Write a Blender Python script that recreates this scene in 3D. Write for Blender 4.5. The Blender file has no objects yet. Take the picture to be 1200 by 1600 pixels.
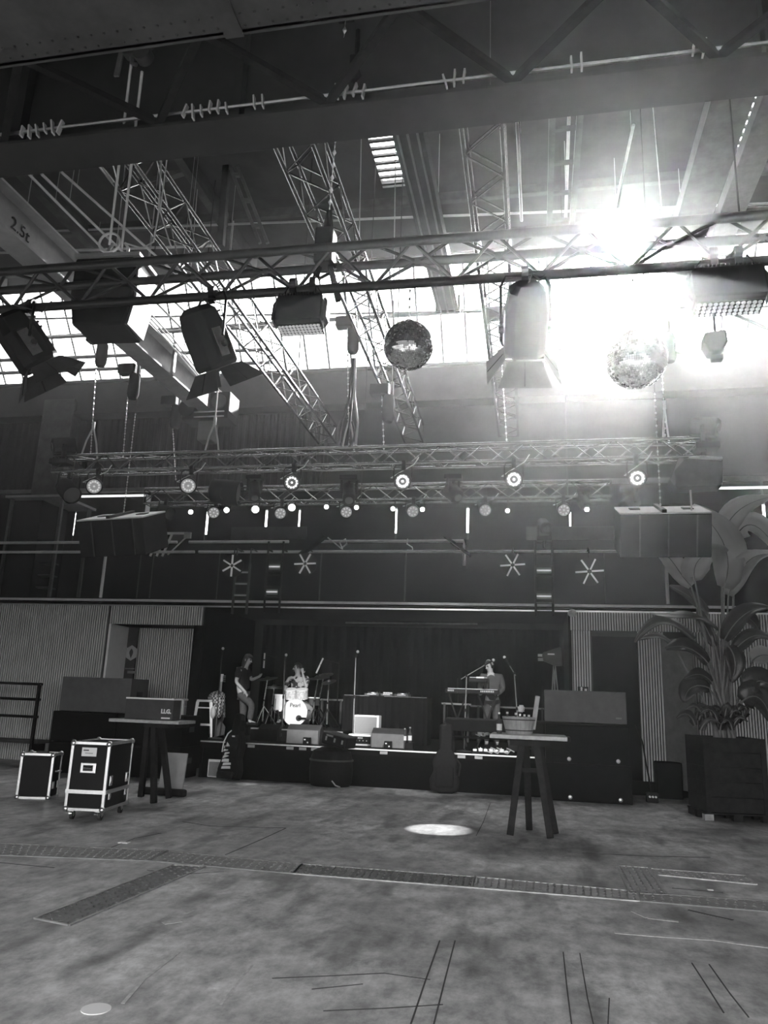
import bpy, bmesh, math, random
from mathutils import Vector as V, Matrix, Quaternion
C = bpy.context.scene
COL = C.collection
random.seed(7)
R = math.radians
PI = math.pi

# ------------------------------------------------------------------ camera
F, CX, CY, EYE = 1200.0, 600.0, 800.0, 1.6
_Y = V((240, -300, -F)).normalized()
_X = V((6090, 70, F)); _X = (_X - _Y * _X.dot(_Y)).normalized()
_U = _X.cross(_Y)
M3 = Matrix((_X, _Y, _U))
camd = bpy.data.cameras.new('camera')
camd.sensor_fit = 'HORIZONTAL'; camd.sensor_width = 36.0; camd.lens = 36.0 * F / 1200.0
camd.clip_start = 0.05; camd.clip_end = 300
cam = bpy.data.objects.new('camera', camd); COL.objects.link(cam)
mw = M3.to_4x4(); mw.translation = V((0, 0, EYE)); cam.matrix_world = mw
C.camera = cam

def ray(px, py): return M3 @ V((px - CX, CY - py, -F))
def at(px, py, Y):                       # survey helper: point seen at a pixel, Y metres away
    d = ray(px, py); return V((0, 0, EYE)) + d * (Y / d.y)
def fl(px, py, z=0.0):                   # survey helper: point seen at a pixel, at height z
    d = ray(px, py); return V((0, 0, EYE)) + d * ((z - EYE) / d.z)

# ------------------------------------------------------------------ light
C.view_settings.view_transform = 'Standard'
C.view_settings.look = 'None'
C.view_settings.exposure = 0.0
C.view_settings.gamma = 1.0
C.view_settings.use_curve_mapping = False
C.cycles.use_denoising = True
C.cycles.max_bounces = 6
C.cycles.diffuse_bounces = 3
C.cycles.glossy_bounces = 3
C.cycles.transparent_max_bounces = 16
C.cycles.volume_bounces = 0
C.cycles.sample_clamp_indirect = 6.0
C.cycles.caustics_reflective = False
C.cycles.caustics_refractive = False

SUN = ray(992, 412).normalized()
SKY_L, SUN_E = 7.5, 38.0
HAZE = ((.0017, .87), (.00012, .96))     # density and forward lean of the two droplet sizes
w = bpy.data.worlds.new('sky'); C.world = w; w.use_nodes = True
nt = w.node_tree; nt.nodes.clear()
def N(t, **k):
    n = nt.nodes.new(t)
    for a, b in k.items(): setattr(n, a, b)
    return n
tc = N('ShaderNodeTexCoord'); dp = N('ShaderNodeVectorMath', operation='DOT_PRODUCT')
nt.links.new(tc.outputs['Generated'], dp.inputs[0]); dp.inputs[1].default_value = SUN
pw = N('ShaderNodeMath', operation='POWER', use_clamp=False); mx = N('ShaderNodeMath', operation='MAXIMUM'); mx.inputs[1].default_value = 0
nt.links.new(dp.outputs['Value'], mx.inputs[0]); nt.links.new(mx.outputs[0], pw.inputs[0]); pw.inputs[1].default_value = 1500
ma = N('ShaderNodeMath', operation='MULTIPLY_ADD'); nt.links.new(pw.outputs[0], ma.inputs[0]); ma.inputs[1].default_value = 60.0; ma.inputs[2].default_value = SKY_L
sp = N('ShaderNodeSeparateXYZ'); nt.links.new(tc.outputs['Generated'], sp.inputs[0])
gd = N('ShaderNodeMapRange'); gd.inputs[1].default_value = -.03; gd.inputs[2].default_value = .03; gd.inputs[3].default_value = .07; gd.inputs[4].default_value = 1.0   # ground outside is far darker than the sky
nt.links.new(sp.outputs['Z'], gd.inputs[0]); mg = N('ShaderNodeMath', operation='MULTIPLY'); nt.links.new(ma.outputs[0], mg.inputs[0]); nt.links.new(gd.outputs[0], mg.inputs[1])
bg = N('ShaderNodeBackground'); bg.inputs['Color'].default_value = (1, 1, 1, 1)
nt.links.new(mg.outputs[0], bg.inputs['Strength'])
out = N('ShaderNodeOutputWorld'); nt.links.new(bg.outputs[0], out.inputs['Surface'])

def light(name, kind, loc, direction, energy, **k):
    d = bpy.data.lights.new(name, kind); d.energy = energy
    for a, b in k.items(): setattr(d, a, b)
    o = bpy.data.objects.new(name, d); COL.objects.link(o)
    o.location = loc; o.rotation_euler = V(direction).to_track_quat('-Z', 'Y').to_euler()
    return o
light('sun', 'SUN', (5, 40, 25), -SUN, SUN_E, angle=R(0.55))
def portal(name, loc, direction, sx, sy):
    o = light(name, 'AREA', loc, direction, 1.0, shape='RECTANGLE', size=sx, size_y=sy)
    o.data.cycles.is_portal = True
    return o

# ------------------------------------------------------------------ materials
def mat(name, g, rough=0.6, metal=0.0, var=0.0, scale=6.0, bump=0.0, emit=0.0, spec=0.5, trans=0.0):
    m = bpy.data.materials.new(name); m.use_nodes = True
    n = m.node_tree; b = n.nodes['Principled BSDF']
    b.inputs['Base Color'].default_value = (g, g, g, 1)
    b.inputs['Roughness'].default_value = rough; b.inputs['Metallic'].default_value = metal
    b.inputs['Specular IOR Level'].default_value = spec
    if trans: b.inputs['Transmission Weight'].default_value = trans
    if emit:
        b.inputs['Emission Color'].default_value = (1, 1, 1, 1); b.inputs['Emission Strength'].default_value = emit
    if var or bump:
        t = n.nodes.new('ShaderNodeTexCoord'); z = n.nodes.new('ShaderNodeTexNoise')
        z.inputs['Scale'].default_value = scale; z.inputs['Detail'].default_value = 6; z.inputs['Roughness'].default_value = .65
        n.links.new(t.outputs['Object'], z.inputs['Vector'])
        if var:
            r = n.nodes.new('ShaderNodeMapRange'); r.inputs['From Min'].default_value = .3; r.inputs['From Max'].default_value = .7
            r.inputs['To Min'].default_value = g * (1 - var); r.inputs['To Max'].default_value = g * (1 + var)
            n.links.new(z.outputs['Fac'], r.inputs['Value']); n.links.new(r.outputs[0], b.inputs['Base Color'])
        if bump:
            q = n.nodes.new('ShaderNodeBump'); q.inputs['Strength'].default_value = bump; q.inputs['Distance'].default_value = .02
            n.links.new(z.outputs['Fac'], q.inputs['Height']); n.links.new(q.outputs[0], b.inputs['Normal'])
    return m

mBLACK = mat('black_paint', .008, .6, var=.3, spec=.15)
mMATT = mat('matt_black', .006, .85, var=.3, spec=.1)
mCLOTH = mat('black_cloth', .005, .95, var=.4, scale=30, spec=.05)
mDGREY = mat('dark_grey_paint', .045, .6, var=.25, spec=.2)
mGREY = mat('grey_paint', .16, .55, var=.2)
mLGREY = mat('light_grey_paint', .34, .5, var=.15)
mWHITE = mat('white_paint', .75, .4, var=.06)
mALU = mat('aluminium', .62, .32, 1.0, var=.12, scale=20)
mTRUSS = mat('truss_aluminium', .34, .24, 1.0, var=.2, scale=10)
mSTEEL = mat('old_steel', .09, .5, .3, var=.35, scale=3)
mCHROME = mat('chrome', .8, .15, 1.0)
mGIRDER = mat('girder_paint', .035, .55, var=.25, scale=2)
mROPE = mat('pale_rope', .55, .8, var=.1)
mCABLE = mat('black_cable', .02, .5)
mRUBBER = mat('rubber', .02, .7)
mLENS = mat('dull_lens', .12, .2, spec=.5)
mGRILL = mat('grey_grille_cloth', .22, .85, var=.15, scale=60)
mWOOD = mat('pale_wood', .30, .5, var=.3, scale=9)
mDWOOD = mat('dark_stained_wood', .016, .7, var=.5, scale=9, spec=.12)
mGLOWB = mat('bright_led', .9, .4, emit=7)
mGLOWM = mat('dim_led', .8, .4, emit=1.6)
mGLOWL = mat('faint_led', .6, .4, emit=0.5)
mLAMP = mat('lamp_filament_glow', .9, .4, emit=12)
mPAPER = mat('white_paper', .7, .8)
mSKIN = mat('skin', .36, .55, var=.08)
mHAIR = mat('dark_hair', .025, .6)
mCORR = mat('corrugated_grey_sheet', .52, .45, var=.12, scale=2)
mROOF = mat('roof_boards', .07, .8, var=.25, scale=1.2)
mWALL = mat('upper_wall_sheet', .022, .7, var=.3, scale=1.5)
mPLATE = mat('worn_steel_plate', .36, .42, .5, var=.35, scale=7, bump=.15)
mFROST = mat('frosted_lens', .45, .4, emit=.10)
mINK = mat('black_ink', .02, .7)
mBAR = mat('pale_tube', .55, .35, var=.1)

# ------------------------------------------------------------------ mesh helper
class MB:
    def __init__(s): s.v = []; s.f = []
    def add(s, vs, fs):
        b = len(s.v); s.v += [tuple(p) for p in vs]; s.f += [tuple(i + b for i in q) for q in fs]; return s
    def box(s, c, d, rot=None):
        x, y, z = d[0] / 2, d[1] / 2, d[2] / 2
        vs = [V(p) for p in ((-x,-y,-z),(x,-y,-z),(x,y,-z),(-x,y,-z),(-x,-y,z),(x,-y,z),(x,y,z),(-x,y,z))]
        if rot is not None: vs = [rot @ p for p in vs]
        return s.add([p + V(c) for p in vs], [(0,3,2,1),(4,5,6,7),(0,1,5,4),(1,2,6,5),(2,3,7,6),(3,0,4,7)])
    def hexa(s, lo, hi):                 # two quads (4 points each) joined into a solid
        return s.add(list(lo) + list(hi), [(0,3,2,1),(4,5,6,7),(0,1,5,4),(1,2,6,5),(2,3,7,6),(3,0,4,7)])
    def bar(s, a, b, wd, ht=None, up=(0, 0, 1)):
        a, b = V(a), V(b); ht = ht or wd; d = (b - a); L = d.length; d.normalize()
        u = V(up)
        if abs(d.dot(u)) > .98: u = V((0, 1, 0))
        x = d.cross(u).normalized(); z = x.cross(d)
        return s.box((a + b) / 2, (wd, L, ht), Matrix((x, d, z)).transposed())
    def cyl(s, a, b, r, r2=None, n=8, caps=True):
        a, b = V(a), V(b); r2 = r if r2 is None else r2
        d = (b - a).normalized(); u = V((0, 0, 1)) if abs(d.z) < .95 else V((1, 0, 0))
        x = d.cross(u).normalized(); y = x.cross(d)
        vs = []
        for p, q in ((a, r), (b, r2)):
            for i in range(n):
                t = 2 * PI * i / n; vs.append(p + (x * math.cos(t) + y * math.sin(t)) * q)
        fs = [(i, (i + 1) % n, n + (i + 1) % n, n + i) for i in range(n)]
        if caps: fs += [tuple(range(n))[::-1], tuple(range(n, 2 * n))]
        return s.add(vs, fs)
    def tube(s, pts, r, n=6, taper=None):
        pts = [V(p) for p in pts]; vs = []; fs = []; prev = None
        for k, p in enumerate(pts):
            d = (pts[min(k + 1, len(pts) - 1)] - pts[max(k - 1, 0)]).normalized()
            if prev is None:
                u = V((0, 0, 1)) if abs(d.z) < .9 else V((1, 0, 0)); x = d.cross(u).normalized()
            else: x = (prev - d * prev.dot(d)).normalized()
            prev = x; y = d.cross(x); q = r if taper is None else taper[k]
            for i in range(n):
                t = 2 * PI * i / n; vs.append(p + (x * math.cos(t) + y * math.sin(t)) * q)
        for k in range(len(pts) - 1):
            for i in range(n):
                j = (i + 1) % n; fs.append((k * n + i, k * n + j, k * n + n + j, k * n + n + i))
        fs += [tuple(range(n))[::-1], tuple(range(len(vs) - n, len(vs)))]
        return s.add(vs, fs)
    def lathe(s, prof, n=20, m=None):
        vs = []; fs = []; m = m or Matrix()
        for r, z in prof:
            for i in range(n):
                t = 2 * PI * i / n; vs.append(m @ V((r * math.cos(t), r * math.sin(t), z)))
        for k in range(len(prof) - 1):
            for i in range(n):
                j = (i + 1) % n; fs.append((k * n + i, k * n + j, k * n + n + j, k * n + n + i))
        if V((prof[0][0] - prof[-1][0], prof[0][1] - prof[-1][1])).length > 1e-6: fs += [tuple(range(n))[::-1], tuple(range(len(vs) - n, len(vs)))]
        return s.add(vs, fs)
    def prism(s, poly, h0, h1, m=None):  # polygon in XZ pushed along Y from h0 to h1
        n = len(poly); m = m or Matrix()
        vs = [m @ V((x, h0, z)) for x, z in poly] + [m @ V((x, h1, z)) for x, z in poly]
        return s.add(vs, [tuple(range(n)), tuple(range(n, 2 * n))[::-1]] + [(i, n + i, n + (i + 1) % n, (i + 1) % n) for i in range(n)])
    def ball(s, c, r, nu=12, nv=8):
        r = r if hasattr(r, '__len__') else (r, r, r)
        m = Matrix.Translation(V(c)) @ Matrix.Diagonal((r[0], r[1], r[2], 1))
        return s.lathe([(math.sin(PI * k / nv) or 1e-4, -math.cos(PI * k / nv)) for k in range(nv + 1)], nu, m)
    def xf(s, m):
        s.v = [tuple(m @ V(p)) for p in s.v]; return s
    def mesh(s, name):
        me = bpy.data.meshes.new(name); me.from_pydata(s.v, [], s.f); me.update()
        b = bmesh.new(); b.from_mesh(me); bmesh.ops.recalc_face_normals(b, faces=b.faces); b.to_mesh(me); b.free()
        return me
    def build(s, name, m, parent=None, smooth=False, bevel=0.0, loc=None):
        me = s.mesh(name); me.materials.append(m)
        if smooth:
            for p in me.polygons: p.use_smooth = True
            try: me.set_sharp_from_angle(angle=R(40))
            except Exception: pass
        o = link(name, me, parent, loc)
        if bevel:
            q = o.modifiers.new('edge', 'BEVEL'); q.width = bevel; q.segments = 2; q.limit_method = 'ANGLE'; q.angle_limit = R(40)
        return o
def link(name, data, parent=None, loc=None, rot=None):
    o = bpy.data.objects.new(name, data); COL.objects.link(o)
    if parent is not None: o.parent = parent
    if loc is not None: o.location = loc
    if rot is not None: o.rotation_euler = rot
    return o
def tag(o, label, cat, group=None):
    o['label'] = label; o['category'] = cat
    if group: o['group'] = group
    return o
def T(name, label, cat, loc=(0, 0, 0), rz=0.0, group=None):
    o = link(name, None, None, loc, (0, 0, rz)); o.empty_display_size = .1
    return tag(o, label, cat, group)
def S(o): o['kind'] = 'structure'; return o
def SE(name, loc=(0, 0, 0)): return S(link(name, None, None, loc))
def stuff(o): o['kind'] = 'stuff'; return o
def kids(o): return [c for c in bpy.data.objects if c.parent == o]
def copy_tree(o, loc, label=None, rz=None):
    ch = {}
    for c in bpy.data.objects:
        if c.parent is not None: ch.setdefault(c.parent, []).append(c)
    def rec(a, par):
        b = a.copy(); COL.objects.link(b)
        if par is not None: b.parent = par
        for c in ch.get(a, []): rec(c, b)
        return b
    r = rec(o, None); r.location = loc
    if label: r['label'] = label
    if rz is not None: r.rotation_euler = (0, 0, rz)
    return r
def text(body, size, m, parent, mat4, depth=.002, name='lettering', bold=0.0, align='CENTER'):
    cu = bpy.data.curves.new(name, 'FONT'); cu.body = body; cu.size = size; cu.extrude = depth; cu.offset = bold
    cu.align_x = align; cu.align_y = 'CENTER'; cu.resolution_u = 2
    o0 = bpy.data.objects.new('tmp', cu); COL.objects.link(o0)
    dg = bpy.context.evaluated_depsgraph_get(); me = bpy.data.meshes.new_from_object(o0.evaluated_get(dg)); bpy.data.objects.remove(o0)
    me.transform(mat4); me.materials.clear(); me.materials.append(m)
    return link(name, me, parent)
FRONT = Matrix.Rotation(PI / 2, 4, 'X')          # text facing -Y
def TR(x, y, z): return Matrix.Translation(V((x, y, z)))

# ================================================================== HALL
XL, XR, YB, YF = -17.0, 11.0, -3.0, 20.0
ZB, ZT = 10.65, 13.15                       # glazing sill, roof underside
YT = YF - (ZT - ZB) * .75                  # top edge of the glazing

def concrete():
    m = bpy.data.materials.new('concrete_floor'); m.use_nodes = True; n = m.node_tree; b = n.nodes['Principled BSDF']
    t = n.nodes.new('ShaderNodeTexCoord')
    def noise(sc, det, ro, stretch=(1, 1, 1)):
        mp = n.nodes.new('ShaderNodeMapping'); mp.inputs['Scale'].default_value = stretch
        n.links.new(t.outputs['Object'], mp.inputs[0]); z = n.nodes.new('ShaderNodeTexNoise')
        z.inputs['Scale'].default_value = sc; z.inputs['Detail'].default_value = det; z.inputs['Roughness'].default_value = ro
        n.links.new(mp.outputs[0], z.inputs['Vector']); return z.outputs['Fac']
    def rng(x, a, b_, c, d):
        r = n.nodes.new('ShaderNodeMapRange'); r.inputs[1].default_value = a; r.inputs[2].default_value = b_; r.inputs[3].default_value = c; r.inputs[4].default_value = d
        n.links.new(x, r.inputs[0]); return r.outputs[0]
    def mul(x, y):
        r = n.nodes.new('ShaderNodeMath'); r.operation = 'MULTIPLY'; n.links.new(x, r.inputs[0]); n.links.new(y, r.inputs[1]); return r.outputs[0]
    a = rng(noise(.55, 8, .62), .34, .66, .18, .52)
    c = rng(noise(3.2, 10, .75, (1.6, 1, 1)), .36, .64, .55, 1.5)
    d = rng(noise(1.3, 3, .5, (2.2, .6, 1)), .32, .48, .42, 1.0)
    e = rng(noise(26, 6, .8), .62, .8, 1.0, 2.0)
    col = mul(mul(mul(a, c), d), e)
    n.links.new(col, b.inputs['Base Color'])
    n.links.new(rng(noise(1.1, 5, .6), .3, .7, .36, .62), b.inputs['Roughness'])
    bp = n.nodes.new('ShaderNodeBump'); bp.inputs['Strength'].default_value = .25; bp.inputs['Distance'].default_value = .01
    n.links.new(noise(9, 8, .7), bp.inputs['Height']); n.links.new(bp.outputs[0], b.inputs['Normal'])
    return m
mFLOOR = concrete()
floor = S(MB().box(((XL + XR) / 2, (YB + YF) / 2, -.1), (XR - XL, YF - YB, .2)).build('floor', mFLOOR))

# cracks, saw cuts and scrapes in the floor
def scratch(name, pts, wd, m, z=.0015):
    q = MB()
    for (a, b) in zip(pts[:-1], pts[1:]):
        a, b = fl(*a), fl(*b); a.z = b.z = z
        q.bar(a, b, wd * (.55 if m is mCRACK else 1), .003)
    return q.build(name, m, floor)
mCRACK = mat('crack_dirt', .05, .9); mSCUFF = mat('pale_scuff', .42, .8, var=.3, scale=20)
for pts, wd in (([(285,1284),(330,1291),(447,1294)],.02),([(447,1294),(408,1312),(352,1336)],.02),([(252,1302),(210,1310),(164,1328)],.014),
                ([(642,1600),(665,1532),(687,1470)],.016),([(678,1600),(695,1532),(711,1470)],.016),([(880,1488),(886,1545),(893,1600)],.014),
                ([(906,1490),(918,1560),(927,1600)],.012),([(952,1560),(950,1600)],.012),([(1081,1505),(1107,1545),(1131,1583)],.014),([(1108,1507),(1140,1552),(1170,1590)],.014),
                ([(505,1580),(600,1576),(692,1570)],.012),([(425,1529),(520,1525),(600,1521)],.012),([(600,1521),(672,1531)],.008),([(487,1546),(567,1538)],.01),
                ([(910,1333),(1010,1338),(1110,1340)],.02),([(1050,1388),(1086,1391),(1130,1395)],.03),([(1075,1422),(1100,1428),(1146,1438)],.05),
                ([(0,1348),(40,1352),(85,1356)],.02),([(230,1360),(290,1366),(350,1362)],.012),([(766,1255),(755,1285),(744,1306)],.012)):
    scratch('crack', pts, wd, mCRACK)
for pts, wd in (([(192,1568),(225,1530),(280,1488)],.02),([(960,1457),(1020,1462),(1110,1468)],.055),([(1110,1468),(1160,1475),(1200,1480)],.05),
                ([(255,1443),(282,1439)],.06),([(290,1427),(312,1417)],.03),([(345,1570),(380,1525),(395,1508)],.012),([(990,1424),(1012,1434),(1060,1440)],.05)):
    scratch('scuff', pts, wd, mSCUFF)

# steel cover plates let into the floor, each with its raised tread
def plate(corners, tread, m=mPLATE, seam=True):
    ps = [fl(*c) for c in corners]
    for p in ps: p.z = 0
    up = V((0, 0, .006)); o = MB().hexa([p + V((0,0,-.01)) for p in ps], [p + up for p in ps]).build('cover_plate', m, floor)
    q = MB(); u = ps[1] - ps[0]; v = ps[3] - ps[0]; nu = max(2, int(u.length / tread)); nv = max(2, int(v.length / tread))
    for i in range(nu):
        for j in range(nv):
            a, b = (i + .5) / nu, (j + .5) / nv
            p = (ps[0] * (1 - a) + ps[1] * a) * (1 - b) + (ps[3] * (1 - a) + ps[2] * a) * b + up
            s = tread * .36; t = tread * .13
            dx, dy = ((.7, .7), (.7, -.7))[(i + j) % 2]
            d = V((dx, dy, 0)); e = V((-dy, dx, 0))
            q.add([p - d * s, p + e * t, p + d * s, p - e * t, p + V((0, 0, .010))], [(0,1,4),(1,2,4),(2,3,4),(3,0,4)])
    stuff(q.build('raised_tread', mALU if seam else m, o))
    q = MB()
    for a, b in ((0, 1), (1, 2), (2, 3), (3, 0)): q.bar(ps[a] + up, ps[b] + up, .02, .01)
    q.build('plate_edge', mPLATE if seam else m, o)
mPL2 = mat('dark_steel_plate', .14, .45, .5, var=.3, scale=8, bump=.15)
mPL3 = mat('dusty_plate', .2, .6, .2, var=.3, scale=5, bump=.2)
plate([(-60,1335),(232,1346),(262,1330),(-60,1316)], .07, mPL3, False)
plate([(234,1346),(458,1366),(472,1351),(262,1331)], .07, mPL3, False)
plate([(458,1366),(738,1388),(742,1371),(472,1351)], .06, mPL2)
plate([(740,1388),(998,1409),(996,1394),(744,1371)], .06, mPLATE)
plate([(1002,1409),(1230,1428),(1230,1411),(998,1396)], .07, mPL3, False)
plate([(985,1397),(1043,1399),(1013,1357),(963,1353)], .06, mPLATE)
plate([(1030,1368),(1182,1383),(1166,1369),(1015,1358)], .06, mPLATE, False)
plate([(54,1436),(108,1447),(320,1355),(270,1352)], .075, mPL2)
# walls and roof
S(MB().box((XL - .1, (YB + YF) / 2, ZT / 2), (.2, YF - YB, ZT)).build('wall_left', mWALL))
S(MB().box((XR + .1, (YB + YF) / 2, ZT / 2), (.2, YF - YB, ZT)).build('wall_right', mWALL))
q = MB(); gx0, gx1, gz0, gz1 = -9.0, 7.0, .02, 4.4      # unseen gable behind the camera; gateway added and sized to light the floor
q.box(((XL + gx0) / 2, YB - .1, ZT / 2), (gx0 - XL, .2, ZT)); q.box(((gx1 + XR) / 2, YB - .1, ZT / 2), (XR - gx1, .2, ZT))
q.box(((gx0 + gx1) / 2, YB - .1, (gz1 + ZT) / 2), (gx1 - gx0, .2, ZT - gz1)); q.box(((gx0 + gx1) / 2, YB - .1, gz0 / 2), (gx1 - gx0, .2, gz0))
S(q.build('wall_rear', mWALL))
portal('fill_gateway_portal', ((gx0 + gx1) / 2, YB - .05, (gz0 + gz1) / 2), (0, 1, 0), gx1 - gx0, gz1 - gz0)

# far wall: solid below, a band of windows, sheeted above
wz0, wz1 = 5.95, 7.14
wall = SE('wall_far', (0, YF, 0))
q = MB(); q.box(((XL + XR) / 2, .12, wz0 / 2), (XR - XL, .24, wz0)); q.build('lower_wall', mWALL, wall)
q = MB(); q.box(((XL + XR) / 2, .12, (wz1 + ZB) / 2), (XR - XL, .24, ZB - wz1)); q.build('upper_wall', mWALL, wall)
def corrugated(x0, x1, z0, z1, pitch, depth, m, parent, name, y=0.0):
    n = int((x1 - x0) / pitch); q = MB(); vs = []
    for i in range(n):
        a = x0 + i * pitch
        for dx, dy in ((0, 0), (.18, -depth), (.5, -depth), (.68, 0)): vs.append((a + dx * pitch, y + dy))
    vs.append((x1, y))
    q.add([V((x, yy, z)) for x, yy in vs for z in (z0, z1)], [(2*i, 2*i+2, 2*i+3, 2*i+1) for i in range(len(vs) - 1)])
    return q.build(name, m, parent)
def slatted(x0, x1, z0, z1, pitch, parent, name, y=0.0):   # thin upright battens over a dark sheet; far too many to count
    MB().box(((x0 + x1) / 2, y + .03, (z0 + z1) / 2), (x1 - x0, .02, z1 - z0)).build('backing_sheet', mDGREY, parent)
    q = MB()
    for i in range(int((x1 - x0) / pitch)): q.box((x0 + (i + .5) * pitch, y, (z0 + z1) / 2), (pitch * .55, .045, z1 - z0))
    return stuff(q.build(name, mCORR, parent))
corrugated(XL, -14.9, 7.2, 9.5, .22, .06, mWALL, wall, 'ribbed_sheet', -.02)
corrugated(-14.0, -5.6, 7.2, 9.5, .22, .06, mWALL, wall, 'ribbed_sheet', -.02)
q = MB(); q.box(((XL + XR) / 2, -.2, 10.1), (XR - XL, .4, 1.1)); q.build('eaves_beam', mGIRDER, wall)
q = MB(); q.box(((XL + XR) / 2, -.46, 9.6), (XR - XL, .14, .12)); q.box(((XL + XR) / 2, -.46, 10.6), (XR - XL, .14, .08)); q.build('beam_flange', mGIRDER, wall)
for px in (96,):
    p = at(px, 690, YF - .3); q = MB(); q.box((p.x, -.35, 5), (.85, .5, 10)); q.box((p.x, -.64, 5), (1.0, .06, 10)); q.build('column', mSTEEL, wall)
q = MB(); q.bar((XL, -.3, 7.22), (XR, -.3, 7.22), .12); q.build('wall_pipe', mGREY, wall)
# window band: frames and panes
mPANE = bpy.data.materials.new('clear_pane'); mPANE.use_nodes = True
n = mPANE.node_tree; n.nodes.clear(); o = n.nodes.new('ShaderNodeOutputMaterial'); mxs = n.nodes.new('ShaderNodeMixShader'); tr = n.nodes.new('ShaderNodeBsdfTransparent'); gl = n.nodes.new('ShaderNodeBsdfGlossy')
tr.inputs[0].default_value = (.93, .93, .93, 1); gl.inputs['Roughness'].default_value = .08; mxs.inputs[0].default_value = .05
n.links.new(tr.outputs[0], mxs.inputs[1]); n.links.new(gl.outputs[0], mxs.inputs[2]); n.links.new(mxs.outputs[0], o.inputs[0])
win = SE('window_1', (0, YF, 0)); zc = (wz0 + wz1) / 2
pane = None; NB = 14; bw = (XR - XL) / NB
for i in range(NB):
    x = XL + bw * (i + .5)
    if pane is None: pane = MB().box((0, 0, 0), (bw - .06, .012, wz1 - wz0)).mesh('pane'); pane.materials.append(mPANE)
    link('pane', pane, win, (x, .1, zc))
    MB().box((x - bw / 2, .1, zc), (.06, .1, wz1 - wz0)).build('mullion', mSTEEL, win)
portal('window_portal', ((XL + XR) / 2, YF + .3, zc), (0, -1, 0), XR - XL, wz1 - wz0)
# black blinds hung just inside the windows, narrow slits of daylight between them
edges = [(-16.9, 118), (120, 226), (234, 323), (327, 415), (419, 467), (470, 618), (621, 729), (733, 889), (892, 1124), (1124, 1191), (1196, 1300)]
gr = 'black window blinds behind the stage'
names = ['far end blind beside the steel column', 'blind with a bright slit along its top edge', 'blind over the white trestle frame', 'blind behind the two brightest small lamps', 'narrow blind behind the light tower with two panels',
         'broad blind over the looped cable', 'blind between two short bright slits', 'wide blind behind the second light tower', 'blind behind the grey floodlight', 'lower blind beneath the bright horizontal slit', 'blind past the brightest upright slit']
for k, (a, b) in enumerate(edges):
    x0 = a if a < 0 else at(a, 800, YF - .15).x; x1 = at(b, 800, YF - .15).x
    top = 7.2
    o = MB().box(((x0 + x1) / 2, YF - .15, (5.7 + top) / 2), (x1 - x0, .03, top - 5.7)).build('blackout_blind', mCLOTH)
    tag(o, 'black ' + names[k], 'blind', gr)

MB().box(((XL + XR) / 2, 1.45, 7.34), (XR - XL, 2.5, .08)).build('added_sun_block', mLGREY, wall)  # added canopy outside the windows; keeps direct sun stripes off the floor
a, b = at(322, 797, YF - .22), at(1122, 797, YF - .22)
tag(MB().box(((a.x + b.x) / 2, YF - .22, (a.z + 7.3) / 2), (b.x - a.x, .03, 7.3 - a.z)).build('pelmet', mCLOTH), 'long black pelmet over the tops of the window blinds', 'pelmet')
for (pa, pb, py, lab) in ((120, 226, 776, 'long glowing strip standing in for daylight above the blinds at the ladder-free end'), (1122, 1202, 763, 'glowing strip standing in for daylight above the blinds behind the potted plant')):  # added glowing strips stand in for daylight slits over the blinds
    a, b = at(pa, py, YF - .3), at(pb, py, YF - .3); r = T('daylight_strip', lab, 'lamp', ((a.x + b.x) / 2, YF - .3, a.z)); L = b.x - a.x
    MB().cyl((-L / 2, 0, 0), (L / 2, 0, 0), .03, n=8).build('glow_tube', mGLOWM, r, True); MB().box((0, .06, .03), (L + .1, .1, .05)).build('strip_batten', mLGREY, r)
# slanted glazing over the far wall
glaz = SE('window_2', (0, 0, 0)); PW = .66
def gp(x, s): return V((x, YF - .75 * s, ZB + s))
H3 = (ZT - ZB); rows = [0, 1.27, H3]
nc = int((XR - XL) / PW)
nrm = V((0, -.8, -.6))
for r in range(2):
    s0, s1 = rows[r], rows[r + 1]; L = (s1 - s0) * 1.25
    pm = MB().box((0, 0, 0), (PW - .03, L - .03, .012), Matrix.Rotation(PI - math.atan2(1, .75), 3, 'X')).mesh('pane'); pm.materials.append(mPANE)
    for i in range(nc): link('pane', pm, glaz, gp(XL + PW * (i + .5), (s0 + s1) / 2))
mm = MB().bar(gp(0, 0), gp(0, H3), .055, .09).mesh('mullion'); mm.materials.append(mSTEEL)
for i in range(nc + 1): link('mullion', mm, glaz, (XL + PW * i, 0, 0))
for r in range(3):
    MB().bar(gp(XL, rows[r]), gp(XR, rows[r]), .10 if r in (0, 2) else .05, .10).build('glazing_bar', mSTEEL, glaz)
portal('glazing_portal', (gp((XL + XR) / 2, H3 / 2) - nrm * .2), nrm, XR - XL, H3 * 1.25)

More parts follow.
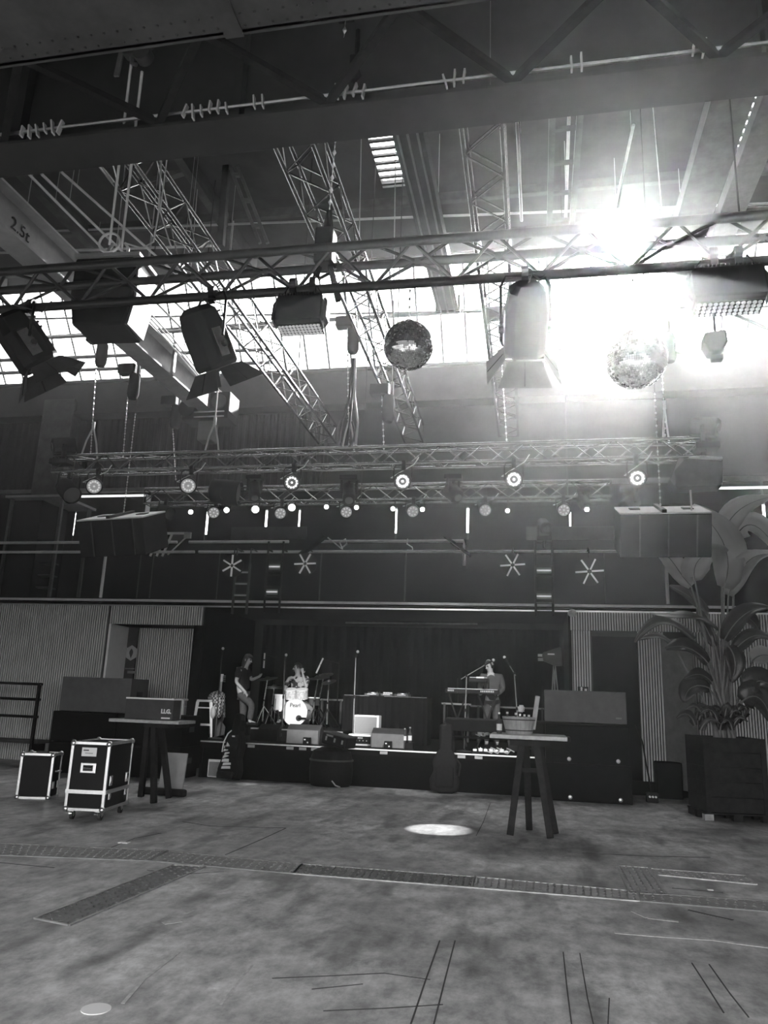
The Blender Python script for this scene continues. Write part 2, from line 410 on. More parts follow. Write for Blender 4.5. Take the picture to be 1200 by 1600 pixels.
# roof deck with louvred rooflights
ceil = SE('ceiling', (0, 0, ZT))
lights_x = [(-3.40, -2.2), (3.85, 4.7)]; ly0, ly1 = 13.6, 15.25
q = MB(); tz = .1
q.box(((XL + XR) / 2, (YB + ly0) / 2, tz), (XR - XL, ly0 - YB, .2)); q.box(((XL + XR) / 2, (ly1 + YT) / 2, tz), (XR - XL, YT - ly1, .2))
xs = [XL] + [v for p in lights_x for v in p] + [XR]
for i in range(0, len(xs), 2): q.box(((xs[i] + xs[i + 1]) / 2, (ly0 + ly1) / 2, tz), (xs[i + 1] - xs[i], ly1 - ly0, .2))
q.build('roof_deck', mROOF, ceil)
for k, (a, b) in enumerate(lights_x):
    wn = SE('window_%d' % (k + 3), ((a + b) / 2, 0, ZT))
    MB().box((0, (ly0 + ly1) / 2, .12), (b - a, ly1 - ly0, .012)).build('pane', mPANE, wn)
    for j in range(7):
        y = ly0 + (ly1 - ly0) * (j + .5) / 7
        MB().box((0, y, .02), (b - a, .07, .05)).build('louvre_slat', mSTEEL, wn)
    portal('rooflight_portal', ((a + b) / 2, (ly0 + ly1) / 2, ZT + .3), (0, 0, -1), b - a, ly1 - ly0)
for y in (8.2, 10.2, 12.2, 15.6, 17.2):
    MB().box(((XL + XR) / 2, y, -.16), (XR - XL, .14, .22)).build('purlin', mSTEEL, ceil)
for x in (-15, -11.2, -7.4, 7.6):
    MB().box((x, 7.5, -.32), (.2, 20, .4)).build('rafter', mSTEEL, ceil)

# ------------------------------------------------------------------ beams under the roof
def ibeam(q, a, b, wd, ht, t=.03):
    a, b = V(a), V(b); u = V((0, 0, 1))
    q.bar(a + u * (t / 2), b + u * (t / 2), wd, t); q.bar(a + u * (ht - t / 2), b + u * (ht - t / 2), wd, t); q.bar(a + u * ht / 2, b + u * ht / 2, t * .8, ht - 2 * t)
# crane runway with its load mark
x0 = -6.45
r = T('runway_beam', 'pale steel runway beam marked 2.5t beside the roped loudspeaker', 'beam', (x0, 0, 7.0))
q = MB(); ibeam(q, (0, 5.9, 0), (0, 13.5, 0), .36, .55); q.build('girder', mLGREY, r)
text('2.5t', .24, mINK, r, Matrix(((0, 0, 1, .02), (1, 0, 0, 7.62), (0, 1, 0, .26), (0, 0, 0, 1))))
q = MB()
for k in range(3): q.tube([(.3 + .07 * k, 8.8, .5), (.3 + .07 * k, 11.0, .42), (.3 + .07 * k, 12.4, .3 - .03 * k), (.28 + .07 * k, 13.4, .36)], .013)
q.build('beam_cable', mBAR, r)
for y in (9.2, 11.6): MB().box((.2, y, .3), (.05, .08, .62)).build('hanger_strap', mLGREY, r)
# hoist trolley machinery on the end of the beam
p = at(328, 655, 13.4)
r = T('hoist_trolley', 'dark hoist trolley with motor drums at the end of the marked runway beam', 'machine', tuple(p))
MB().box((0, 0, 0), (.95, .5, .16)).build('trolley_frame', mBLACK, r, bevel=.01)
MB().cyl((-.38, -.3, .14), (-.38, .3, .14), .17, n=16).build('motor_drum', mBLACK, r, True)
MB().cyl((.28, -.3, .26), (.28, .3, .26), .15, n=16).build('motor_drum', mDGREY, r, True)
MB().box((.28, 0, .26), (.42, .5, .42)).build('gearbox', mBLACK, r, bevel=.02)
for z in (-.06, .04): MB().bar((-.2, -.3, z), (.42, -.3, z), .02).build('guide_rod', mBAR, r)
MB().box((-.02, 0, -.28), (.3, .3, .4)).build('hook_block', mGREY, r, bevel=.02)

mCRANE = mat('crane_brace_paint', .02, .7, var=.3, spec=.1); mGIRD2 = mat('near_girder_paint', .075, .6, var=.3, scale=2, spec=.2)
# twin-girder bridge crane across the hall
r = T('bridge_crane', 'huge dark bridge crane girder crossing overhead with bracing and a cable rail', 'crane', (0, 0, 6.9))
q = MB(); q.box((-3, 6.0, .01), (26, .46, .03)); q.box((-3, 6.0, .85), (26, .03, 1.66)); q.box((-3, 6.0, 1.68), (26, .46, .03)); q.build('far_girder', mGIRDER, r)
q = MB(); q.box((-3, 4.45, .02), (26, .9, .04)); q.box((-3, 4.86, .75), (26, .03, 1.5)); q.box((-3, 4.04, .75), (26, .03, 1.5)); q.box((-3, 4.45, 1.5), (26, .9, .04)); q.build('near_girder', mGIRD2, r)
rv = MB()
for i in range(120):
    for y in (4.09, 4.25, 4.7, 4.81): rv.ball((-9 + i * .12, y, -.002), (.014, .014, .012), 5, 3)
stuff(rv.build('rivets', mGIRDER, r))
for i in range(1, 9):
    MB().box((-12 + i * 2.4, 4.45, -.012), (.16, .9, .014)).build('splice_plate', mGIRD2, r)
for k in range(10):
    xa = -11.2 + k * 1.7
    MB().bar((xa, 4.86, .06), (xa + .85, 5.8, .06), .07, .06).build('brace', mCRANE, r)
    MB().bar((xa + .85, 5.8, .06), (xa + 1.7, 4.86, .06), .07, .06).build('brace', mCRANE, r)
for x in (-7.6, -5.2, -2.8, -.4, 2.0): MB().box((x, 5.93, .86), (.08, .12, 1.6)).build('web_stiffener', mGIRDER, r)
f0 = MB().cyl((-9, 5.74, .09), (6, 5.74, .09), .018, n=6).build('cable_rail', mALU, r)
for x0_, cnt in ((-5.0, 6), (-3.25, 6), (-2.55, 2), (-1.75, 4), (-.75, 3), (.35, 2), (1.35, 2)):
    for j in range(cnt):
        x = x0_ + j * .085; MB().box((x, 5.73, .09 + random.uniform(-.02, .03)), (.016, .05, random.uniform(.1, .17)), Matrix.Rotation(random.uniform(-.3, .3), 3, 'Y')).build('cable_clip', mBAR, r)

# steel ties and ducts below the roof
def lattice(name, label, x, y0, y1, z, wd, cat='beam', m=mSTEEL, step=.8):
    r = T(name, label, cat, (x, 0, z))
    for s in (-1, 1): MB().bar((s * wd / 2, y0, 0), (s * wd / 2, y1, 0), .1, .16).build('flange', m, r)
    k = int((y1 - y0) / step); bm = MB().box((0, 0, 0), (wd, .07, .05)).mesh('batten_plate'); bm.materials.append(m)
    for i in range(k + 1): link('batten_plate', bm, r, (0, y0 + i * (y1 - y0) / k, 0))
lattice('tie_beam', 'battened steel tie beam running back to the eaves behind the tallest stage lantern', at(866, 575, 19.5).x, 7.5, 19.6, 10.5, .42)
p = at(1022, 520, 18.0)
r = T('box_beam', 'heavy box beam cutting across the sun', 'beam', (p.x, 0, p.z - .2))
MB().box((0, 13, .3), (.4, 10.5, .6)).build('box_section', mSTEEL, r); MB().box((0, 13, -.02), (.6, 10.5, .05)).build('lower_flange', mSTEEL, r)
p = at(700, 487, 14.2)
r = T('roof_duct', 'long grey duct with ribs ending in mid air before the glazing', 'duct', (p.x, 0, p.z))
MB().box((0, 10.3, .16), (.44, 7.8, .3)).build('duct_body', mDGREY, r, bevel=.01)
for s in (-1, 0, 1): MB().box((s * .14, 10.3, -.005), (.03, 7.8, .04)).build('duct_rib', mGREY, r)
MB().box((0, 14.18, .16), (.5, .06, .36)).build('end_cap', mDGREY, r)
p = at(1118, 400, 16.5)
r = T('cable_duct', 'pale rooftop duct hung above the white-lit wash panel', 'duct', (p.x, 0, p.z))
MB().box((0, 12, .15), (.5, 9, .3)).build('duct_body', mGREY, r, bevel=.01); MB().box((0, 16.45, .15), (.56, .08, .36)).build('end_cap', mGREY, r)
# roof bracing frame
Yf = 14.0
r = T('bracing_frame', 'pale steel A-shaped roof bracing frame above the hoist trolley', 'frame', (0, Yf, 0))
def pr(px, py): v = at(px, py, Yf); v.y = 0; return v
MB().bar(pr(355, 250), pr(345, 385), .14).build('post', mSTEEL, r)
MB().bar(pr(355, 245), pr(235, 285), .14).build('brace', mGREY, r)
for d in (-6, 6): MB().bar(pr(360 + d, 247), pr(412 + d, 380), .07).build('brace', mGREY, r)
for t in (.2, .5, .8): MB().bar(pr(354 + 52 * t, 247 + 133 * t), pr(366 + 52 * t, 247 + 133 * t), .08).build('batten_plate', mGREY, r)
v = pr(355, 250); MB().bar(v, V((v.x, 0, ZT - .2)), .14).build('hanger', mSTEEL, r)
# service pipes under the roof
def hung(a, b, r_):
    q = MB().cyl(a, b, r_, n=6)
    for t in (.1, .9):
        c = V(a).lerp(V(b), t); zt = min(ZT, ZB + (YF - c.y) / .75) - .02
        if zt > c.z + .05: q.cyl(c, (c.x, c.y, zt), .006, n=4, caps=False)
    return q
for k, (a, b, Yp, lab) in enumerate((((60, 362), (1200, 318), 15.5, 'thin conduit crossing under the roof above the trusses'), ((0, 395), (330, 384), 13.0, 'short bright conduit beside the runway beam'),
                                     ((-60, 500), (1260, 478), 18.2, 'slender pipe crossing in front of the slanted glazing'), ((-20, 532), (470, 508), 18.9, 'pipe bracketed across the middle of the glazing beyond the runway beam'), ((-20, 564), (420, 546), 19.1, 'thicker pipe low across the glazing by the steel column'), ((-20, 584), (430, 566), 19.3, 'pipe lowest across the glazing just over the eaves'))):
    o = hung(at(*a, Yp), at(*b, Yp), .028 if k < 3 else .055).build('conduit', mBAR if k < 2 else mSTEEL)
    tag(o, lab, 'pipe')
for k, (a, b, z) in enumerate((((10, 290), (230, 560), 9.0), ((45, 272), (330, 560), 9.0), ((65, 272), (365, 560), 9.0), ((95, 268), (300, 450), 9.4))):
    o = hung(fl(*a, z), fl(*b, z), .022).build('conduit', mBAR)
    tag(o, ['bright conduit closest to the runway beam', 'first of two bright conduits running back side by side', 'second of two bright conduits running back side by side', 'shorter conduit beside the roped truss'][k], 'pipe', 'conduits running back under the roof')
for k, (a, b, z) in enumerate((((808, 190), (815, 345), 11.0), ((889, 180), (884, 340), 11.5), ((990, 195), (960, 330), 12.0), ((652, 210), (687, 362), 11.0))):
    o = hung(fl(*a, z), fl(*b, z), .03).build('conduit', mBAR)
    tag(o, ['thin bright rod beside the steepest roof truss', 'thin rod with a hanging tag', 'thin rod nearest the sun', 'thin bright rod along the ribbed duct'][k], 'pipe', 'rods running back under the roof')
for k, (a, b) in enumerate((((872, 572), (965, 530)), ((1050, 490), (1078, 478)), ((1132, 485), (1240, 530)))):
    o = MB().cyl(at(*a, 18.6), at(*b, 18.4), .045, n=6).build('wind_brace', mSTEEL)
    tag(o, ['slanting brace rod before the glazing beside the hazier mirror ball', 'short brace stub beside the sun', 'slanting brace rod behind the small floodlight'][k], 'pipe', 'wind braces before the glazing')

# ------------------------------------------------------------------ trusses
BR = {}
def brace_mesh(L, r, m):
    k = (round(L, 3), r, m.name)
    if k not in BR:
        me = MB().cyl((0, 0, -L / 2), (0, 0, L / 2), r, n=6, caps=False).mesh('brace'); me.materials.append(m); BR[k] = me
    return BR[k]
def put_bar(a, b, r, m, parent, name='brace'):
    a, b = V(a), V(b); d = b - a
    o = link(name, brace_mesh(d.length, r, m), parent, (a + b) / 2); o.rotation_euler = d.to_track_quat('Z', 'Y').to_euler(); return o
def truss(label, a, b, sec, step, rc, rb, m, faces=None):
    """sec: cross-section points (side, up) of the chords, in order round the truss"""
    a, b = V(a), V(b); d = (b - a); L = d.length; d.normalize(); sd = d.cross(V((0, 0, 1))).normalized(); up = V((0, 0, 1))
    r = T('lighting_truss', label, 'truss', tuple(a))
    pts = [sd * s + up * u for s, u in sec]
    for p in pts: MB().cyl(p, p + d * L, rc, n=10).build('chord', m, r, True)
    n = max(2, round(L / step)); h = L / n
    for f in (faces or range(len(pts))):
        p, q_ = pts[f], pts[(f + 1) % len(pts)]
        for i in range(n):
            u0, u1 = (p, q_) if (i + f) % 2 == 0 else (q_, p)
            put_bar(u0 + d * (h * i), u1 + d * (h * (i + 1)), rb, m, r)
    for p in (0, L):
        for f in range(len(pts)): put_bar(pts[f] + d * p, pts[(f + 1) % len(pts)] + d * p, rb, m, r)
    return r
mTB = mat('black_truss_tube', .03, .38, .35, var=.2)
FT_Y, FT_Z = 6.8, 6.15
front_truss = truss('big dark triangular truss crossing the whole hall ahead of the others', (-9.2, FT_Y, FT_Z), (6.4, FT_Y, FT_Z - .1), [(0, 0), (-.38, 0), (-.19, -.36)], .42, .050, .019, mTB)
BT_Y = 12.3
back_truss = truss('long box truss hung level above the stage front with six round LED lights', (-8.75, 12.15, 5.45), (2.62, 12.15, 5.45), [(0, 0), (-.3, 0), (-.3, .3), (0, .3)], .34, .026, .011, mTRUSS)
second_truss = truss('shorter box truss behind the long one with the small bright lamps', (-8.1, 14.4, 5.42), (1.4, 14.4, 5.42), [(0, 0), (-.3, 0), (-.3, .3), (0, .3)], .38, .024, .011, mTRUSS)
sq = [(-.21, 0), (.21, 0), (.21, .42), (-.21, .42)]
truss('roof truss running back past the marked runway beam', (-4.62, 6.4, 7.4), (-4.8, 16.6, 7.4), sq, .42, .026, .012, mTRUSS)
truss('roof truss running back beside the clearer mirror ball', (-2.52, 6.4, 7.4), (-2.75, 16.7, 7.4), sq, .42, .026, .012, mTRUSS)
truss('roof truss running back behind the tallest stage lantern', (-.5, 6.4, 7.4), (-.57, 16.5, 7.4), sq, .42, .026, .012, mTRUSS)
for x, y, lab in ((-4.65, 7.2, 'thin wire carrying the roof truss beside the ropes, close to the crane'), (-2.55, 7.2, 'thin wire carrying the roof truss over the main hoist'), (-.5, 7.2, 'thin wire carrying the steepest roof truss close to the crane'), (-4.75, 14, 'thin wire at the low end of the roof truss by the bracing frame'), (-2.7, 14, 'thin wire at the low end of the roof truss by the clearer mirror ball'), (-.55, 14, 'thin wire at the low end of the roof truss behind the tallest lantern')):
    o = MB().cyl((x, y, 7.8), (x, y, ZT - .02), .012, n=5).build('suspension_wire', mCABLE); tag(o, lab, 'wire', 'truss suspension wires')

for x, lab in ((-7.2, 'thin wire carrying the second box truss above the bright slit'), (-3.4, 'thin wire carrying the second box truss in its middle'), (.6, 'thin wire carrying the second box truss at its hazy end')):
    tag(MB().cyl((x, 14.4, 5.42), (x, 14.4, ZT - .01), .010, n=5).build('suspension_wire', mCABLE), lab, 'wire', 'wires of the second box truss')
for x, lab in ((-7.6, 'thin wire carrying the big dark truss beyond the lanterns'), (1.9, 'thin wire carrying the big dark truss near the hazy wash panel')):
    tag(MB().cyl((x, 6.8, 6.10), (x, 6.8, ZT - .01), .010, n=5).build('suspension_wire', mCABLE), lab, 'wire', 'wires of the big dark truss')
# ------------------------------------------------------------------ chain hoists
def chain_mesh(q, a, b, r=.02, step=.055):
    a, b = V(a), V(b); L = (b - a).length; n = max(2, int(L / step)); d = (b - a) / n
    x = d.cross(V((1, 0, .01))).normalized(); y = d.cross(x).normalized()
    for i in range(n):
        c = a + d * (i + .5); u = (x, y)[i % 2]; h = d * .62
        w_ = u.cross(d).normalized() * r * .3
        q.add([c - h, c + u * r, c + h, c - u * r, c + w_, c - w_], [(0,1,4),(1,2,4),(2,3,4),(3,0,4),(1,0,5),(2,1,5),(3,2,5),(0,3,5)])
    return q
def hoist(px, py, Y, label, foot, top=None, big=1.0):
    p = at(px, py, Y); r = T('chain_hoist', label, 'hoist', tuple(p), 0, 'chain hoists above the long box truss'); s = big
    MB().box((-.1 * s, 0, .1 * s), (.34 * s, .2 * s, .2 * s)).build('motor_body', mBLACK, r, bevel=.02)
    MB().cyl((.12 * s, 0, .0), (.12 * s, 0, .25 * s), .03 * s, n=8).build('hook_shank', mALU, r)
    q = MB(); q.lathe([(.07 * s, 0), (.105 * s, -.06 * s), (.11 * s, -.42 * s), (.08 * s, -.5 * s), (.001, -.52 * s)], 12, TR(.06 * s, 0, 0)); q.build('chain_bag', mMATT, r, True)
    f = V(foot) - p; q = MB(); chain_mesh(q, (-.06 * s, 0, 0), f); stuff(q.build('chain', mALU, r))
    t = V((0, 0, (top or ZT - .2) - p.z)); MB().cyl((.12 * s, 0, .2 * s), t, .01, n=5).build('support_wire', mROPE, r)
    return r
zt = 5.78
for px, py, lab, fx, Y in ((157, 535, 'chain hoist hanging beside the hung curved loudspeaker', 143, 12.3), (207, 585, 'lowest chain hoist under the runway beam', 194, 12.45), (548, 512, 'chain hoist with a bundle of cables beside the clearer mirror ball', 545, 12.3),
                           (602, 618, 'chain hoist under the middle roof truss near its far end', 600, 12.4), (785, 498, 'chain hoist on the roof truss behind the tallest lantern', 792, 12.3), (1038, 522, 'chain hoist beside the hazier mirror ball', 1040, 12.3), (272, 634, 'small chain hoist beside the hoist trolley', 280, 14.0)):
    p = at(fx, 700, Y); hoist(px, py, Y, lab, (p.x, Y, zt))
# long rope slings between chains and long truss
for k, px in enumerate((143, 333, 545, 1041)):
    p = at(px, 690, 12.3); q = MB()
    for s in (-1, 1): q.tube([(p.x, 12.3, 6.35), (p.x + s * .04, 12.3 + s * .1, 6.05), (p.x + s * .07, 12.3 + s * .15, 5.75)], .016)
    q.tube([(p.x, 12.3, 6.3), (p.x, 12.3, 6.45)], .03)
    if k == 1: q.tube([(p.x, 12.3, 6.4), (p.x, 12.3, 10.5)], .012)
    tag(q.build('rope_sling', mROPE), ['twisted sling at the far end of the long box truss', 'twisted pale sling below the hoist trolley', 'looped slings where the cables drop to the box truss', 'twisted sling below the hazier mirror ball'][k], 'sling', 'slings on the long box truss')
# cable bundles
def cable(label, pts, r, m=mCABLE, cat='cable'):
    return tag(MB().tube(pts, r).build('cable', m), label, cat)
for k, (dx, dz) in enumerate(((0, 0), (.1, .1), (.2, -.1))):
    p0 = at(548, 600, 12.0); p1 = at(534 + 10 * k, 690, 12.0)
    cable(['slack black cable looping down to the box truss', 'second slack cable looping to the box truss', 'pale cable tail beside the slack loops'][k],
          [at(551 + 2 * k, 560, 12.0), at(546 + 4 * k, 620, 12.0), at(535 + 12 * k, 660, 12.0), at(528 + 14 * k, 695, 12.0)], .022, mBAR if k == 2 else mCABLE)
cable('coil of cable sitting on the box truss', [at(541 + 13 * math.cos(t * .5), 676 + 24 * math.sin(t * .5), 12.1 + .02 * t) for t in range(20)], .018)
# main hoist on the front truss, chain from the crane
p = at(508, 395, 7.0); top = at(540, 30, 5.9); top.z = max(top.z, 6.95)
r = T('main_hoist', 'black chain hoist gripping the big dark truss, chain rising to the crane', 'hoist', tuple(p))
MB().box((0, 0, .05), (.2, .22, .42)).build('motor_body', mBLACK, r, bevel=.03)
MB().cyl((.02, 0, .25), (.02, 0, .5), .06, .03, n=10).build('hook_block', mBLACK, r, True)
for s in (-1, 1): MB().bar((s * .05, 0, -.1), (s * .16, .05, -.55), .05).build('sling_leg', mMATT, r)
q = MB(); chain_mesh(q, (.02, 0, .5), top - p, .022, .06); stuff(q.build('chain', mALU, r))
r = T('beam_clamp', 'small hook clamp with a bright screw on the crane over the chain', 'clamp', tuple(top))
MB().box((0, 0, .06), (.16, .1, .12)).build('jaw', mBLACK, r, bevel=.01); MB().cyl((-.1, -.06, .04), (.1, -.06, .04), .012).build('screw', mALU, r)
p = at(553, 118, 5.75); r = T('cable_hook', 'dark hook hanging below the crane beside the chain', 'hook', tuple(p))
MB().tube([(.02, 0, .5), (.02, 0, .08), (.05, 0, .0), (.0, 0, -.06), (-.04, 0, -.02)], .025).build('shank', mBLACK, r, True); MB().box((0, 0, .1), (.08, .1, .2)).build('block', mBLACK, r, bevel=.015)
# pulley block and ropes carrying the curved loudspeaker
p = at(216, 82, 5.45)
r = T('pulley_block', 'old pulley block hanging under the crane with two ropes', 'pulley', tuple(p))
MB().bar((-.02, 0, .1), (-.04, 0, 1.2), .16, .06).build('hanger_plate', mSTEEL, r); MB().cyl((-.07, -.05, .05), (-.07, .05, .05), .10, n=14).build('sheave', mSTEEL, r, True)
MB().cyl((.06, -.05, -.04), (.06, .05, -.04), .085, n=14).build('sheave', mSTEEL, r, True); MB().prism([(-.1, .1), (.12, .06), (.14, .3), (.05, .34), (-.08, .32)], -.07, .07).build('housing', mGIRD2, r, bevel=.02)
MB().bar((-.17, .02, .32), (-.21, .02, -.22), .05, .02).build('cheek_strap', mGREY, r); MB().tube([(-.07, 0, .0), (-.05, 0, -.12), (.0, 0, -.14)], .02).build('hook', mALU, r, True)
for k, (a, b) in enumerate((((206, 92), (171, 382)), ((222, 112), (190, 388)))):
    a, b = at(*a, 5.45), at(*b, 7.25)
    tag(MB().tube([a, b], .014).build('rope', mROPE), ['pale rope from the pulley block to the speaker ring', 'second pale rope from the lower sheave to the speaker'][k], 'rope', 'ropes under the pulley block')
cable('slack cable swagged between the ropes and the roof truss', [at(252, 250, 7.2), at(248, 330, 7.2), at(240, 378, 7.2), at(222, 388, 7.2), at(196, 380, 7.2)], .01, mROPE)
cable('thin cord hanging straight beside the slack cable', [at(262, 240, 7.2), at(250, 330, 7.2), at(268, 388, 7.2)], .008, mROPE)
# curved loudspeaker hung by the ropes
p = at(168, 470, 7.35)
r = T('curved_loudspeaker', 'big black curved loudspeaker hung by two ropes behind the dark truss', 'loudspeaker', tuple(p), R(4))
prof = [(-.42, .46), (-.46, .1), (-.38, -.28), (-.3, -.36), (.30, -.36), (.36, -.2), (.40, .1), (.38, .46)]
q = MB(); q.prism([(-.40, .5), (-.41, .05), (-.34, -.36), (.27, -.36), (.35, .05), (.33, .5)], -.12, .4); q.build('cabinet', mMATT, r, bevel=.03)
MB().prism([(.27, -.33), (.35, .05), (.33, .5), (.36, .5), (.38, .05), (.31, -.33)], -.05, .38).build('side_plate', mALU, r)
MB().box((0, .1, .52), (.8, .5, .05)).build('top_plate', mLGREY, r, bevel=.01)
for s in (-1, 1): MB().tube([(s * .12, .1, .54), (s * .12, .1, .75), (s * .07, .1, .82)], .02).build('shackle', mALU, r, True)
MB().tube([(-.1 + .13 * math.cos(t), .05, .8 + .13 * math.sin(t)) for t in [i * PI / 8 for i in range(17)]], .016).build('ring', mROPE, r, True)
# ================================================================== LAMPS
def aimed(aim):                          # rotation taking +Y to the aim
    return V(aim).to_track_quat('Y', 'Z').to_matrix().to_4x4()
def yoke(r, c, half, top, m=mBLACK, rad=.016, axis=(1, 0, 0)):
    c = V(c); a = V(axis).normalized(); t = V(top)
    pts = [c + a * half, c + a * half + V((0, 0, (t.z - c.z) * .8)), c + a * half * .8 + V((0, 0, t.z - c.z)), c - a * half * .8 + V((0, 0, t.z - c.z)), c - a * half + V((0, 0, (t.z - c.z) * .8)), c - a * half]
    MB().tube(pts, rad).build('yoke', m, r, True)
def clamp(r, p, rad=.05, m=mBLACK):
    MB().box(tuple(V(p) + V((0, 0, -.05))), (.07, .06, .1)).cyl(V(p) + V((-.035, 0, .03)), V(p) + V((.035, 0, .03)), rad + .015, n=12).build('clamp', m, r, bevel=.005)

def fresnel(px, py, Y, aim, label, chord_z, s=1.0):
    p = at(px, py, Y); r = T('stage_lantern', label, 'spotlight', tuple(p), 0, 'barn-door lanterns on the big dark truss')
    m = aimed(aim); ax = m.to_3x3() @ V((1, 0, 0))
    w_, h_ = .19 * s, .21 * s
    oc = [(-w_, -h_ * .6), (-w_ * .6, -h_), (w_ * .6, -h_), (w_, -h_ * .6), (w_, h_ * .6), (w_ * .6, h_), (-w_ * .6, h_), (-w_, h_ * .6)]
    q = MB(); n = 8; vs = []; fs = []
    for y, k in ((-.36, .55), (-.30, .86), (-.12, 1), (.26, 1), (.30, .92)):
        vs += [m @ V((x * k, y * s, z * k)) for x, z in oc]
    for k in range(4):
        for i in range(n): fs.append((k*n+i, k*n+(i+1)%n, k*n+n+(i+1)%n, k*n+n+i))
    fs += [tuple(range(n)), tuple(range(4*n, 5*n))]
    q.add(vs, fs); q.build('housing', mBLACK, r, bevel=.01)
    q = MB()
    for k in range(4): q.box(m @ V((0, (-.26 + .06 * k) * s, h_ * 1.04)), (w_ * 1.1, .02, .03), m.to_3x3())
    q.build('cooling_fin', mDGREY, r)
    for sgn in (-1, 1):
        MB().box(m @ V((sgn * w_ * 1.02, .05, -.02)), (.012, .3 * s, .12 * s), m.to_3x3()).build('side_plate', mALU, r)
        MB().cyl(m @ V((sgn * w_, .08, 0)), m @ V((sgn * (w_ + .06), .08, 0)), .035, n=10).build('tilt_knob', mRUBBER, r, True)
    MB().lathe([(.001, .0), (.15 * s, 0), (.13 * s, .03), (.001, .05)], 20, m @ TR(0, .29 * s, 0) @ Matrix.Rotation(-PI / 2, 4, 'X')).build('lens', mLENS, r, True)
    f = .31 * s
    for ang in range(4):
        rot = m @ Matrix.Rotation(ang * PI / 2, 4, 'Y')
        d = w_ if ang % 2 else h_; hw = (h_ if ang % 2 else w_) * .98
        lo = [rot @ V(t) for t in ((-hw * .85, f, d * .95), (hw * .85, f, d * .95), (hw * 1.35, f + .2 * s, d + .15 * s), (-hw * 1.35, f + .2 * s, d + .15 * s))]
        o_ = (rot.to_3x3() @ V((0, -.25, .9))) * .008
        MB().hexa(lo, [t + o_ for t in lo]).build('barn_door', mDGREY, r)
        MB().bar(rot @ V((0, f + .01, d)), rot @ V((0, f + .19 * s, d + .145 * s)), .012, .02).build('door_rib', mBLACK, r)
    top = V((0, 0, chord_z - p.z - .06)); yoke(r, m @ V((0, .0, 0)), w_ + .04, top, axis=(ax.x, ax.y, 0)); clamp(r, top + V((0, 0, .02)))
    MB().tube([m @ V((0, -.34 * s, 0)), m @ V((0.05, -.42 * s, .1)), top + V((.15, 0, -.05)), top + V((.25, 0, .08))], .008).build('power_lead', mCABLE, r)
    return r
cz = 5.79
fresnel(40, 536, 6.95, (.46, .46, -.76), 'stage lantern with flared barn doors hung at the far end of the dark truss', cz, 1.0)
fresnel(325, 532, 6.95, (.24, .50, -.80), 'stage lantern with barn doors hung beside the curved loudspeaker', cz, 1.0)
fresnel(821, 503, 6.95, (-.07, .72, -.68), 'tallest stage lantern pale with haze, barn door spread below', cz - .03, 1.04)

def wash_panel(px, py, Y, label, wd, s, tilt, lum):
    p = at(px, py, Y); r = T('wash_panel', label, 'floodlight', tuple(p), 0, 'LED wash panels on the big dark truss')
    m = aimed((0, math.cos(tilt), -math.sin(tilt)))
    x = wd / 2
    q = MB(); q.prism([(-x, -.1 * s), (-x * .97, -.16 * s), (x * .97, -.16 * s), (x, -.1 * s), (x, .13 * s), (x * .95, .17 * s), (-x * .95, .17 * s), (-x, .13 * s)], -.12 * s, .1 * s, m); q.build('housing', mBLACK, r, bevel=.015)
    q = MB()
    for k in range(16): q.box(m @ V(((k - 7.5) * wd / 17, -.02, .175 * s)), (.008, .2 * s, .04), m.to_3x3())
    q.build('cooling_fin', mDGREY, r)
    m2 = m @ TR(0, 0, -.165 * s)
    MB().box(m @ V((0, .06, -.16 * s)), (wd * .94, .2 * s, .02), m.to_3x3()).build('lens_plate', mDGREY, r)
    dm = MB().lathe([(.019 * s, 0), (.019 * s, .008), (.010 * s, .017), (.001, .019)], 8, m.to_3x3().to_4x4() @ Matrix.Rotation(PI, 4, 'X')).mesh('led_lens'); dm.materials.append(lum)
    for i in range(12):
        for j in range(4): link('led_lens', dm, r, m @ V(((i - 5.5) * wd * .9 / 12, .06 + (j - 1.5) * .047 * s, -.17 * s)))
    for sg in (-1, 1):
        MB().prism([(sg * (x + .01), -.17 * s), (sg * (x + .045), -.1 * s), (sg * (x + .045), .1 * s), (sg * (x + .01), .17 * s)], -.06, .06, m).build('end_bracket', mDGREY, r)
        MB().bar(m @ V((sg * (x + .03), 0, .1 * s)), V((sg * x * .6, 0, cz - p.z - .02)), .03, .012).build('yoke_arm', mBLACK, r)
    clamp(r, (-.1, 0, cz - p.z - .02)); clamp(r, (.12, 0, cz - p.z - .02))
mLEDP = mat('led_dome', .4, .2, emit=.25)
wash_panel(470, 490, 6.95, 'black LED wash panel with studded lens rows beside the main hoist', .5, .95, R(10), mLEDP)
wash_panel(1136, 452, 6.95, 'wide pale-hazed LED wash panel with three rows of lens studs under the bright roof', .64, 1.05, R(12), mLEDP)
p = at(1115, 540, 7.0); r = T('small_floodlight', 'small bowl-shaped floodlight hung alone before the glazing', 'spotlight', tuple(p))
MB().prism([(-.09, .1), (-.1, .0), (-.05, -.1), (.06, -.09), (.11, .0), (.1, .12)], -.09, .09).build('housing', mDGREY, r, bevel=.02)
MB().box((.02, 0, -.13), (.1, .08, .05)).build('gel_clip', mBLACK, r, bevel=.01)
MB().tube([(.02, 0, .1), (.02, 0, cz - p.z)], .012).build('drop_rod', mBLACK, r)

